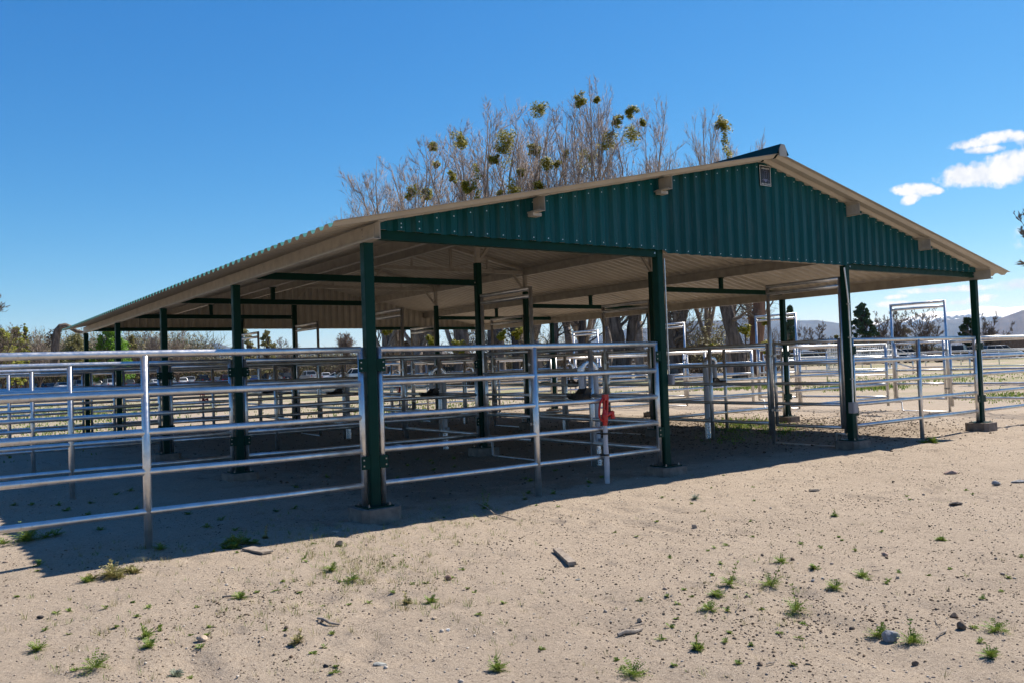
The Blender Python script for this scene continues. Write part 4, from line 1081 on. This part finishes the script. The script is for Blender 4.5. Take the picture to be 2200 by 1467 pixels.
range_mesh('mountains',1300,2500,17000,4000,[(1300,712),(1500,700),(1700,706),(1850,700),(1945,690),(1975,681),(2010,676),(2050,679),(2080,676),(2110,669),(2140,668),(2165,672),(2200,669),(2300,664),(2500,660)],3,MS_,'snow capped mountain range on the right horizon')
range_mesh('hills',900,2260,11500,3000,[(900,772),(1150,745),(1330,712),(1480,690),(1560,688),(1640,684),(1700,690),(1760,690),(1820,700),(1900,714),(1975,705),(2030,694),(2090,690),(2150,700),(2260,722)],8,MB_,'dark blue mountain slope right of the aisle',.22)
range_mesh('hills',1960,2600,8500,2600,[(1960,752),(2030,742),(2100,716),(2150,692),(2200,676),(2300,662),(2600,650)],14,MT_,'purple tan hill at the right edge',.22)
range_mesh('hills',300,900,14000,3000,[(300,822),(400,800),(430,752),(445,741),(470,738),(490,746),(520,752),(640,750),(700,758),(820,772),(900,785)],21,MB_,'low blue hills seen under the rear gable',.2)
# ---------------------------------------------------------------- small stuff on the ground
def rock_mesh(m,c,sx,sy,sz,rng,sub=1,rot=None):
    t=(1+5**.5)/2; vs=[Vector(v).normalized() for v in ((-1,t,0),(1,t,0),(-1,-t,0),(1,-t,0),(0,-1,t),(0,1,t),(0,-1,-t),(0,1,-t),(t,0,-1),(t,0,1),(-t,0,-1),(-t,0,1))]
    fs=[(0,11,5),(0,5,1),(0,1,7),(0,7,10),(0,10,11),(1,5,9),(5,11,4),(11,10,2),(10,7,6),(7,1,8),(3,9,4),(3,4,2),(3,2,6),(3,6,8),(3,8,9),(4,9,5),(2,4,11),(6,2,10),(8,6,7),(9,8,1)]
    for _ in range(sub-1):
        mid={}; nf=[]
        def mp(a,b):
            k=(min(a,b),max(a,b))
            if k not in mid: vs.append(((vs[a]+vs[b])/2).normalized()); mid[k]=len(vs)-1
            return mid[k]
        for a,b,c_ in fs:
            x,y,z=mp(a,b),mp(b,c_),mp(c_,a); nf+=[(a,x,z),(b,y,x),(c_,z,y),(x,y,z)]
        fs=nf
    planes=[(Vector((rng.gauss(0,1),rng.gauss(0,1),rng.gauss(0,1))).normalized(),rng.uniform(.5,.86)) for _ in range(9)]
    ro=Matrix.Rotation(rng.uniform(0,6.283) if rot is None else rot,3,'Z'); out=[]
    for v in vs:
        w=v*rng.uniform(.93,1.07)
        for n,d in planes:
            k=w.dot(n)
            if k>d: w=w-n*(k-d)
        w=Vector((w.x*sx,w.y*sy,w.z*sz)); w=ro@w; out.append((w.x+c[0],w.y+c[1],w.z+c[2]))
    m.add(out,fs)
M['pebble']=isl('mixed gravel',[(.07,.055,.045),(.26,.20,.155),(.36,.29,.23),(.17,.135,.11),(.45,.40,.34),(.24,.175,.125)],.9,0,.2)
M['clod']=isl('dark clods',[(.06,.042,.028),(.12,.088,.06),(.22,.175,.125),(.16,.125,.09)],.95,0,.1)
def rock_lib(n,seed):
    rg=random.Random(seed); L=[]
    for _ in range(n):
        m=MB(); rock_mesh(m,(0,0,0),1,1,1,rg,1); L.append(np.array(m.v)); F_=np.array(m.f)
    return np.array(L),F_
def strew(name,P,S_,mat,label,cat,seed,flat=(.45,.85)):
    rg=np.random.RandomState(seed); L,F_=rock_lib(40,seed); n=len(P); k=rg.randint(0,40,n); V=L[k].copy()
    V[:,:,0]*=(S_*rg.uniform(.8,1.3,n))[:,None]; V[:,:,1]*=(S_*rg.uniform(.6,1.,n))[:,None]; V[:,:,2]*=(S_*rg.uniform(flat[0],flat[1],n))[:,None]
    a=rg.uniform(0,6.283,n)[:,None]; X=V[:,:,0]*np.cos(a)-V[:,:,1]*np.sin(a); Y=V[:,:,0]*np.sin(a)+V[:,:,1]*np.cos(a)
    z=gh(P[:,0],P[:,1])+S_*.2
    co=np.stack([X+P[:,0:1],Y+P[:,1:2],V[:,:,2]+z[:,None]],-1).reshape(-1,3)
    q=(F_[None]+(np.arange(n)*12)[:,None,None]).reshape(-1,3)
    me=bpy.data.meshes.new(name); me.vertices.add(len(co)); me.vertices.foreach_set('co',co.ravel()); me.loops.add(q.size); me.loops.foreach_set('vertex_index',q.ravel().astype(np.int32))
    me.polygons.add(len(q)); me.polygons.foreach_set('loop_start',np.arange(0,q.size,3,dtype=np.int32)); me.update(calc_edges=True); me.materials.append(mat)
    o=bpy.data.objects.new(name,me); C.objects.link(o); tag(o,label,cat,None,'stuff')
def fan(rg,n,p,d0,d1):
    D=d0+(d1-d0)*rg.rand(n)**p; a=YAW+np.radians(rg.uniform(-35,36,n)); return np.stack([CAM.x+np.sin(a)*D,CAM.y+np.cos(a)*D],-1)
def scatter():
    rg=np.random.RandomState(5)
    P=fan(rg,30000,1.35,2.6,17); keep=~((P[:,1]>.6)&(P[:,0]>-2.5)&(rg.rand(len(P))<.5)); P=P[keep]; n=len(P)
    D=np.hypot(P[:,0]-CAM.x,P[:,1]-CAM.y); S_=(.0020+.0060*rg.rand(n)**3.5)*np.where(rg.rand(n)<.03,2.,1.)*(1+D*.03)
    strew('gravel',P,S_,M['pebble'],'fine loose gravel over the sandy ground','gravel',1)
    # clods: patchy, thickest where hooves have broken the crust
    Q=[]; T_=[]
    c=fan(rg,60000,1.2,2.7,17); v=vnoise(c[:,0]*.9+4,c[:,1]*.9,31)*.6+vnoise(c[:,0]*2.6,c[:,1]*2.6,32)*.4; c=c[(v>.60)|(rg.rand(len(c))<.05)][:9500]; Q.append(c); T_.append(rg.uniform(.0022,.0075,len(c))*np.where(rg.rand(len(c))<.05,1.9,1.))
    x=rg.normal(9.0,2.0,7000); y=rg.normal(3.4,1.7,7000); k=(x>5)&(x<14.5)&(y>-.5); Q.append(np.stack([x[k],y[k]],-1)); T_.append(rg.uniform(.006,.030,k.sum())*rg.uniform(.5,1,k.sum()))
    Q.append(np.stack([rg.uniform(.2,10.6,3000),rg.uniform(.5,14.5,3000)],-1)); T_.append(rg.uniform(.006,.024,3000))
    for cx,cy in [(1000,1180),(1640,1270),(1900,1330),(1750,1320),(2080,1300),(1500,1350),(1300,1250),(480,1300),(2030,1035),(1700,1120),(1850,1075),(2150,1200),(250,1210),(1600,1380),(1400,1330),(1620,1130),(1720,1340),(1830,1345),(560,1310)]:
        c=gp(cx,cy); Q.append(np.stack([rg.normal(c.x,.34,170),rg.normal(c.y,.22,170)],-1)); T_.append(rg.uniform(.002,.009,170)*rg.uniform(.5,1.4,170))
    strew('soil_clods',np.concatenate(Q),np.concatenate(T_),M['clod'],'dark clods and dried droppings strewn over the ground','clods',2,(.4,.8))
scatter()
def blade(m,p,d,L,w,bend=.4,seg=3):
    sd=d.cross(Vector((0,0,1))); 
    if sd.length<.01: sd=Vector((1,0,0))
    sd.normalize(); q=p.copy(); dd=d.copy(); o=len(m.v); k=0
    for i in range(seg+1):
        ww=w*(1-i/seg*.85)*(.6 if i==0 else 1); m.v+= [tuple(q-sd*ww),tuple(q+sd*ww)]; q=q+dd*L/seg; dd=(dd+Vector((d.x,d.y,-.5))*bend/seg).normalized()
    for i in range(seg): a=o+2*i; m.f.append((a,a+1,a+3,a+2)); m.m.append(0)
def grass_tuft(m,c,r,n,h,rng,w=.0018):
    for _ in range(n):
        a=rng.uniform(0,6.283); q=Vector((c.x+math.cos(a)*r*rng.random(),c.y+math.sin(a)*r*rng.random(),c.z)); d=Vector((math.cos(a)*rng.uniform(.1,.9),math.sin(a)*rng.uniform(.1,.9),1)).normalized()
        blade(m,q,d,h*rng.uniform(.5,1.1),w,.5)
def leafy_weed(m,c,r,h,rng,n=26,stalk=0,s=.006):
    # rosette of lobed little leaves on short stems, plus stalks
    for i in range(n):
        a=rng.uniform(0,6.283); e=rng.uniform(.1,1.1); d=Vector((math.cos(a)*math.cos(e),math.sin(a)*math.cos(e),math.sin(e))); L=r*rng.uniform(.5,1.)
        q=c.copy(); k=6
        for j in range(k):
            q=q+d*L/k; d=(d+Vector((0,0,-.10))).normalized()
            for sd in (-1,1):
                side=d.cross(Vector((0,0,1))).normalized()*sd; t=(side+d*.6+Vector((0,0,rng.uniform(-.1,.4)))).normalized(); w=s*(1.1-.5*abs(j/k-.5))
                up_=t.cross(side*1.0+Vector((.01,.02,1))).normalized(); o=len(m.v); e2=q+t*w*2.0
                for v in (q,q.lerp(e2,.55)+up_*w*.55,e2,q.lerp(e2,.55)-up_*w*.55): m.v.append(tuple(v))
                m.f.append((o,o+1,o+2,o+3)); m.m.append(0)
    for i in range(stalk):
        a=rng.uniform(0,6.283); d=Vector((math.cos(a)*.35,math.sin(a)*.35,1)).normalized(); pts=polyline(c,d,h*rng.uniform(.7,1.1),6,.15,.0,rng); m.tube(pts,[.0016]*7,4,False)
        for p in pts[2:]:
            for _ in range(4):
                t=Vector((rng.uniform(-1,1),rng.uniform(-1,1),rng.uniform(0,1))).normalized(); o=len(m.v); e2=p+t*s*3; u_=t.orthogonal().normalized()*s*.8
                for v in (p,p.lerp(e2,.5)+u_,e2,p.lerp(e2,.5)-u_): m.v.append(tuple(v))
                m.f.append((o,o+1,o+2,o+3)); m.m.append(0)
def gpt(x,y):
    p=gp(x,y); p.z=float(gh(p.x,p.y)); return p
WD=[(1655,1268,.085,.16,1,'weed','leafy green weed with one tall stalk, biggest of the cluster right of centre'),
(1567,1270,.07,.17,1,'weed','green weed with a thin tall stalk left of the biggest weed'),
(1710,1318,.075,.14,1,'weed','green weed leaning left, below the biggest weed'),
(1540,1293,.055,.03,0,'weed','flat green weed below the thin stalked one'),
(1795,1278,.06,.03,0,'weed','low bright green rosette alone right of the biggest weed'),
(1678,1219,.06,.04,0,'weed','grassy green weed above the biggest weed beside a small brown stone'),
(1853,1245,.055,.03,0,'weed','flat green weed far right of the cluster, beside a pale twig'),
(1752,1232,.035,.03,0,'weed','tiny yellow green weed between two larger ones'),
(1525,1325,.06,.03,0,'weed','dark green flat weed at the lower left of the cluster'),
(1495,1077,.05,.04,0,'weedgrey','grey green tuft alone in the middle distance'),
(1793,1113,.03,.05,1,'weed','yellow green shoot with upright leaves in the right middle distance'),
(1887,1372,.065,.08,1,'weed','feathery weed on the left side of the grey rock'),
(1958,1393,.065,.08,1,'weed','feathery weed on the right side of the grey rock'),
(2140,1372,.07,.04,0,'weed','spreading green weed right of the pointed stone'),
(2128,1432,.05,.05,0,'weed','small green weed near the lower right corner'),
(1500,1410,.035,.08,1,'weed','upright green shoot near the bottom, right of the stick'),
(1360,1462,.07,.05,0,'weed','green weed cut by the bottom edge right of centre'),
(2003,951,.12,.06,0,'weed','bright green patch in front of the right corner bay leg'),
(2022,1166,.04,.04,0,'weed','small yellow green weed at the far right middle distance'),
(205,1458,.085,.07,0,'weed','dark green weed near the bottom left corner'),
(82,1409,.055,.05,0,'weed','tufted weed near the left edge, above the bottom'),
(315,1380,.045,.05,1,'weed','thin reddish green weed left of the pale stone'),
(322,1404,.05,.04,0,'weed','compact green weed just under the thin reddish one'),
(516,1294,.05,.05,0,'weed','green weed growing over a thin brown stick'),
(712,1234,.06,.06,1,'weed','tall olive weed above and right of the buried stick'),
(757,1252,.05,.03,0,'weed','flat grassy weed right of the tall olive one'),
(188,1260,.055,.06,0,'weed','green weed left of the olive patch at middle left'),
(243,1250,.10,.09,2,'dry','wide yellow olive weed patch at middle left'),
(505,1178,.11,.07,1,'weed','bushy green weed at the shadow edge left of the grey board'),
(345,1192,.07,.04,0,'weed','green weed by the foot of the nearest fence leg'),
(60,1168,.17,.06,0,'weed','large green weed patch at the left edge behind the lowest rail'),
(1043,1093,.06,.13,2,'weed','tall weed at the shadow edge right of the corner post'),
(1128,1078,.03,.06,1,'dry','thin dry weed near the leg of the front left stall panel'),
(925,1304,.045,.04,0,'weed','small green weed in the centre foreground'),
(875,1305,.03,.06,1,'dry','thin reddish shoot left of the small centre weed'),
(640,1388,.04,.06,1,'dry','sparse orange green weed below centre left'),
(376,1455,.035,.05,0,'weedgrey','grey green shoot at the bottom left of centre'),
(1070,1455,.05,.06,1,'weed','pale weed at the bottom centre'),
(570,1160,.03,.09,2,'dry','yellow flowered stalk at the shadow edge above the grey board')]
rng=random.Random(21)
for i,(x,y,r,h,st,mt,lab) in enumerate(WD):
    c=gpt(x,y); m=MB(); loc=c.copy(); c0=Vector((0,0,0))
    leafy_weed(m,c0,r*1.1,h*1.15,rng,int(20+r*300) if r<.1 else 80,st,.0056 if r<.1 else .008)
    if i%3==0: grass_tuft(m,c0,r*.5,14,.05,rng)
    if r>=.1:
        for k in range(5):
            leafy_weed(m,Vector((rng.uniform(-r,r)*1.4,rng.uniform(-r,r)*.9,0)),r*.5,h,rng,22,0,.008)
    o=m.build('weed',M[mt],None,False,loc); tag(o,lab,'weed','weeds in the foreground')
def weeds_stuff():
    rng=random.Random(9); m=MB(); d=MB()
    for _ in range(600):
        x=rng.uniform(-20,2200); y=rng.uniform(1015,1467) ; 
        if y<1245-(x*.16) : continue
        if vnoise(np.array(x*.006),np.array(y*.012),9)<.42: continue
        c=gpt(x,y); (grass_tuft(m if rng.random()<.5 else d,c,.02,rng.randint(4,9),rng.uniform(.02,.045),rng,.0012) if rng.random()<.6 else leafy_weed(m,c,rng.uniform(.015,.03),.03,rng,9,0,.0045))
    for cx,cy,sp,n in [(700,1170,140,120),(760,1235,100,90),(950,1120,130,90),(860,1200,160,90),(300,1215,110,45),(900,1290,200,60),(600,1300,200,50),(250,1380,200,40),(1050,1110,120,25),(1650,1260,160,22),(620,1170,60,20)]:
        for _ in range(n): c=gpt(rng.gauss(cx,sp*.6),max(1060,rng.gauss(cy,sp*.25))); grass_tuft(m if rng.random()<.45 else d,c,.03,rng.randint(5,12),rng.uniform(.025,.06),rng,.0014)
    # in the shade and beyond
    for _ in range(45):
        c=Vector((rng.uniform(-3,3),rng.uniform(-.2,4),0)); c.z=float(gh(c.x,c.y)); leafy_weed(m,c,.05,.03,rng,12,0,.007)
    tag(m.build('sparse_weeds',M['weed']),'sparse green sprouts over the sandy ground','weeds',None,'stuff')
    tag(d.build('dry_grass',M['dry']),'thin dry grass tufts over the sandy ground','grass',None,'stuff')
    m=MB()
    # greener patches further back
    for (x,D,sx,sd,n,h) in [(1560,38,120,1.2,800,.13),(1840,34,90,1.0,700,.17),(1720,40,140,1.2,350,.12),(1250,34,120,2,350,.10),(1590,16.5,70,1.0,420,.07),(1680,15.5,50,.6,200,.06),(1560,14.2,60,.5,150,.05),(900,30,300,4,700,.10),(200,40,260,6,1200,.12),(100,25,200,4,500,.08),(2150,26,120,2,350,.07),(2000,45,200,4,500,.10)]:
        for _ in range(n):
            c=at(rng.gauss(x,sx*.5),rng.gauss(D,sd)); c.z=-.01; 
            for _ in range(3):
                a=rng.uniform(0,6.283); blade(m,c+Vector((rng.uniform(-.1,.1),rng.uniform(-.1,.1),0)),Vector((math.cos(a)*.5,math.sin(a)*.5,1)).normalized(),h*rng.uniform(.5,1.2),.012+D*.0004,.4,2)
    tag(m.build('grass_patches',M['weed']),'green grass patches in the pens and field behind the shelter','grass',None,'stuff')
weeds_stuff()
# stones and sticks
ST=[(1915,1383,.056,.05,.05,'g','largest stone in the foreground, speckled grey, between two weeds'),
(2050,1324,.036,.026,.026,'b','dark brown stone above the pointed one at lower right'),
(2067,1366,.033,.028,.036,'b','brown pointed stone at lower right'),
(1902,1201,.038,.03,.027,'p','pinkish brown stone with a weed beside it at right middle'),
(2053,1090,.085,.04,.028,'d','dark flat stone in the right middle distance'),
(1750,1057,.085,.04,.022,'d','dark flat stone left of the other dark flat one'),
(1493,1137,.035,.03,.03,'t','pale tan stone in the middle of the sunlit sand'),
(1375,1349,.022,.02,.020,'t','small tan stone just above the stick'),
(1967,1434,.024,.018,.018,'b','small brown stone at the bottom right'),
(1633,1445,.020,.018,.016,'b','small brown stone on a twig at the bottom'),
(963,1253,.043,.034,.030,'r','reddish brown stone with pale top in the centre foreground'),
(728,1176,.058,.045,.045,'k','black lump of rock left of centre near the shadow'),
(434,1391,.045,.032,.030,'t','sandy tan stone at lower left with a weed behind it'),
(816,1435,.060,.024,.012,'s','thin grey slate near the bottom centre'),
(298,1214,.105,.06,.03,'o','flat orange tan stone by the nearest fence leg'),
(87,1337,.035,.022,.016,'k','small black stone at the left foreground'),
(1422,1020,.125,.09,.06,'o','rounded brown stone against the second post footing'),
(2045,1017,.13,.06,.04,'p','flat brown stone at the far right sand edge'),
(2140,1044,.06,.045,.045,'g','small grey stone near the right edge'),
(2188,1039,.11,.05,.03,'g','long grey stone at the right edge'),
(1330,1232,.0,.0,.0,'g',''),(1962,857,.06,.05,.05,'t',''),
(1930,1250,.020,.017,.017,'t','tiny pale stone right of a flat green weed'),
(1747,1257,.018,.014,.014,'g','tiny grey stone right of the biggest weed'),
(1702,1211,.024,.018,.018,'b','small brown stone beside the grassy weed'),
(1242,1255,.024,.017,.008,'s','small bluish chip below the broken board'),
(963,1366,.016,.014,.014,'w','tiny white stone in the centre foreground'),
(933,1342,.022,.016,.014,'t','small tan stone above the tiny white one'),
(700,1443,.022,.017,.014,'k','small dark stone at the bottom left of centre'),
(615,1362,.018,.014,.014,'b','small brown stone left of the forked twig'),
(1448,1269,.0,.0,.0,'g',''),(1718,1346,.018,.015,.014,'b','small brown stone in the lower disturbed soil'),
(720,1142,.05,.03,.02,'t','tan stone right on the shadow edge')]
sm={'g':stonemat('grey granite',(.2,.2,.21),(.3,.3,.3)),'b':stonemat('brown stone',(.12,.085,.06),(.2,.15,.11)),'p':stonemat('pinkish stone',(.28,.19,.15),(.36,.26,.2)),'d':stonemat('dark flat stone',(.09,.075,.065),(.14,.12,.1)),
 't':stonemat('tan stone',(.34,.26,.19),(.45,.36,.27)),'r':stonemat('red brown stone',(.20,.11,.08),(.34,.22,.17)),'k':stonemat('black stone',(.03,.028,.028),(.06,.055,.05)),'s':stonemat('slate',(.24,.24,.22),(.32,.32,.29)),'o':stonemat('orange tan stone',(.36,.23,.14),(.45,.3,.19)),'w':stonemat('white stone',(.6,.57,.52),(.7,.66,.6))}
rng=random.Random(4)
for x,y,a,b,c,mt,lab in ST:
    if not lab: continue
    p=gpt(x,y); a*=.66; b*=.66; c*=.66; m=MB(); rock_mesh(m,(0,0,c*.55),a,b,c,rng,3,math.atan2(rt.y,rt.x)+rng.uniform(-.3,.3)); o=m.build('stone',sm[mt],None,False,p); tag(o,lab,'stone','loose stones on the sand')
    for f in o.data.polygons: f.use_smooth=True
    o.data.set_sharp_from_angle(angle=R(16))
def stick(x0,y0,x1,y1,w,h,label,name='stick',mat='wood',bent=True,lift=.008):
    a=gpt(x0,y0); b=gpt(x1,y1); m=MB(); a.z+=lift; b.z+=lift; d=b-a
    if bent: pts=[Vector((0,0,0)),d*.3+Vector((0,0,w*.6)),d*.65+Vector((d.y,-d.x,0))*.06,d]; m.tube(pts,[w*.8,w,w*.9,w*.55],8)
    else: m.beam((0,0,h/2),tuple(d+Vector((0,0,h/2))),w,h)
    tag(m.build(name,M[mat],None,bent,a),label,name.replace('_',' '),'wood scraps on the sand')
stick(1328,1378,1380,1367,.0115,0,'short thick brown stick near the bottom centre')
stick(1196,1190,1230,1224,.05,.022,'weathered broken board with a splintered end on open sand','broken_board','wood',False)
stick(532,1186,576,1194,.09,.014,'flat pale grey board near the shadow edge','flat_board','wood',False)
stick(478,1293,545,1290,.006,0,'thin brown stick under a green weed at left')
stick(683,1343,730,1358,.0075,0,'forked dark twig left of centre'); stick(684,1350,700,1342,.006,0,'short dark twig piece touching the forked twig')
stick(2014,1386,2034,1364,.005,0,'pale bleached twig left of the pointed stone'); stick(2008,1341,2022,1362,.003,0,'thin grey twig above the bleached one')
stick(1020,1085,1110,1120,.006,0,'long thin dry stalk lying by the tall weed')
stick(1583,1328,1589,1314,.0035,0,'tiny white twig below the flat green weed'); stick(1875,1238,1893,1235,.003,0,'tiny pale straw right of the flat weed')
stick(1340,1362,1390,1350,.002,0,'thin straw beside the thick stick')
stick(1648,1446,1665,1441,.004,0,'short dark twig with a small stone at the bottom')
# ---------------------------------------------------------------- haze
HZ=True
if HZ:
    m=MB(); m.box(-24500,24500,-24500,24500,-60,1500)
    hm=bpy.data.materials.new('valley haze'); hm.use_nodes=True; nt=hm.node_tree; nt.nodes.clear(); o=nt.nodes.new('ShaderNodeOutputMaterial'); v=nt.nodes.new('ShaderNodeVolumePrincipled')
    v.inputs['Color'].default_value=(.26,.52,1,1); v.inputs['Density'].default_value=.00003; v.inputs['Absorption Color'].default_value=(1,1,1,1); v.inputs['Anisotropy'].default_value=.2; nt.links.new(v.outputs[0],o.inputs['Volume'])
    hb=m.build('haze',hm); tag(hb,'thin blue haze over the valley','haze',None,'stuff')
# ---------------------------------------------------------------- light
SAZ=Vector((.866,.030,1.0)).normalized()        # direction towards the sun
elev=math.asin(SAZ.z); az=math.atan2(SAZ.x,SAZ.y)  # from +Y towards +X
sl=bpy.data.lights.new('sun','SUN'); sl.energy=5.0; sl.angle=R(.53); sl.color=(1,.94,.86); so=bpy.data.objects.new('sun',sl); C.objects.link(so)
so.rotation_euler=SAZ.to_track_quat('Z','Y').to_euler()
w=bpy.data.worlds.new('World'); bpy.context.scene.world=w; w.use_nodes=True; nt=w.node_tree; nt.nodes.clear()
out=nt.nodes.new('ShaderNodeOutputWorld'); bg=nt.nodes.new('ShaderNodeBackground'); sky=nt.nodes.new('ShaderNodeTexSky'); sky.sky_type='NISHITA'; sky.sun_disc=False
sky.sun_elevation=elev; sky.sun_rotation=az; sky.altitude=1500; sky.air_density=1.0; sky.dust_density=.4; sky.ozone_density=2.2
hs=nt.nodes.new('ShaderNodeHueSaturation'); hs.inputs['Saturation'].default_value=1.22; hs.inputs['Value'].default_value=1.0; nt.links.new(sky.outputs[0],hs.inputs['Color'])
sep=nt.nodes.new('ShaderNodeSeparateColor'); cmb=nt.nodes.new('ShaderNodeCombineColor'); nt.links.new(hs.outputs[0],sep.inputs[0])
for k_,(p_,a_) in enumerate(((1.34,1.15),(.90,.99),(.64,1.07))):      # deep clear desert-air blue
    q_=math_(nt,'MULTIPLY',sep.outputs[k_],.1); q_=math_(nt,'MAXIMUM',q_,0.0001); q_=math_(nt,'POWER',q_,p_); q_=math_(nt,'MULTIPLY',q_,a_*10); nt.links.new(q_,cmb.inputs[k_])
nt.links.new(cmb.outputs[0],bg.inputs['Color']); bg.inputs['Strength'].default_value=.057
tc=nt.nodes.new('ShaderNodeTexCoord')
def vdot(v,tx):
    n=nt.nodes.new('ShaderNodeVectorMath'); n.operation='DOT_PRODUCT'; nt.links.new(tc.outputs['Generated'],n.inputs[0]); n.inputs[1].default_value=v; return n.outputs['Value']
# clouds: noise-edged puffs at fixed compass bearings
nA=noise(nt,34,10,.6,vec=tc.outputs['Generated']); nB=noise(nt,120,8,.65,vec=tc.outputs['Generated'])
nsum=math_(nt,'ADD',math_(nt,'MULTIPLY',math_(nt,'SUBTRACT',nA.outputs[0],.5),2.4),math_(nt,'MULTIPLY',math_(nt,'SUBTRACT',nB.outputs[0],.5),2.0))
tot=None; soft=None
def cl(x,y,rx,ry,tilt=0,amp=1.):
    global tot
    d=ray(x,y).normalized(); a=rt-d*rt.dot(d); a.normalize(); b=a.cross(d)*-1; b=d.cross(a)*-1 if (d.cross(a)).z<0 else d.cross(a)
    ca,sa=math.cos(tilt),math.sin(tilt); A=a*ca+b*sa; B=b*ca-a*sa
    u=math_(nt,'MULTIPLY',vdot(A,0),F/rx); v=math_(nt,'MULTIPLY',vdot(B,0),F/ry)
    r2=math_(nt,'ADD',math_(nt,'MULTIPLY',u,u),math_(nt,'MULTIPLY',v,v)); f=math_(nt,'DOT_PRODUCT' if False else 'SUBTRACT',1.,r2); f=math_(nt,'MAXIMUM',f,-3.)
    fr=vdot(d,0); ok=math_(nt,'GREATER_THAN',fr,.5); f=math_(nt,'ADD',f,math_(nt,'MULTIPLY',math_(nt,'SUBTRACT',ok,1.),20.))
    f=math_(nt,'MULTIPLY',f,amp)
    tot=f if tot is None else math_(nt,'MAXIMUM',tot,f)
for a in [(2150,296,50,12,.12,1),(2095,308,48,11,.15,1),(2115,322,36,8,.1,1),(2075,376,48,24,.2,1.2),(2120,378,60,22,.1,1.2),(2170,362,60,34,.3,1.2),(2235,345,60,32,.2,1.2),(1975,408,38,13,-.05,1.1),(1948,412,30,9,-.1,1),(1958,428,22,11,.5,1.1),(2010,410,14,8,0,.9),(2040,622,95,7,.06,.9),(2185,612,40,12,.1,1),(1925,638,20,5,.1,.8),(2110,642,28,8,.15,.9),(1775,712,30,8,0,.9),(2062,650,22,6,.1,.8),(1940,655,60,7,0,.8),(2420,290,160,50,.1,1.2),(2560,480,220,60,.1,1.2)]: cl(*a)
dens=math_(nt,'MULTIPLY',math_(nt,'ADD',math_(nt,'ADD',tot,.05),nsum),1.15,clamp=True)
dens=math_(nt,'MULTIPLY',dens,math_(nt,'GREATER_THAN',tot,-2.5))
sh=ramp(nt,nA.outputs[0],[(.38,(.72,.77,.87)),(.54,(1.0,1.0,1.0))])
bg2=nt.nodes.new('ShaderNodeBackground'); nt.links.new(sh.outputs[0],bg2.inputs['Color']); bg2.inputs['Strength'].default_value=.55
mx=nt.nodes.new('ShaderNodeMixShader'); nt.links.new(dens,mx.inputs[0]); nt.links.new(bg.outputs[0],mx.inputs[1]); nt.links.new(bg2.outputs[0],mx.inputs[2]); nt.links.new(mx.outputs[0],out.inputs['Surface'])
sc=bpy.context.scene; sc.view_settings.view_transform='Standard'; sc.view_settings.look='None'; sc.view_settings.exposure=.85; sc.view_settings.gamma=1
try:
    sc.cycles.max_bounces=8; sc.cycles.diffuse_bounces=2; sc.cycles.transparent_max_bounces=8; sc.cycles.volume_bounces=0
except Exception: pass
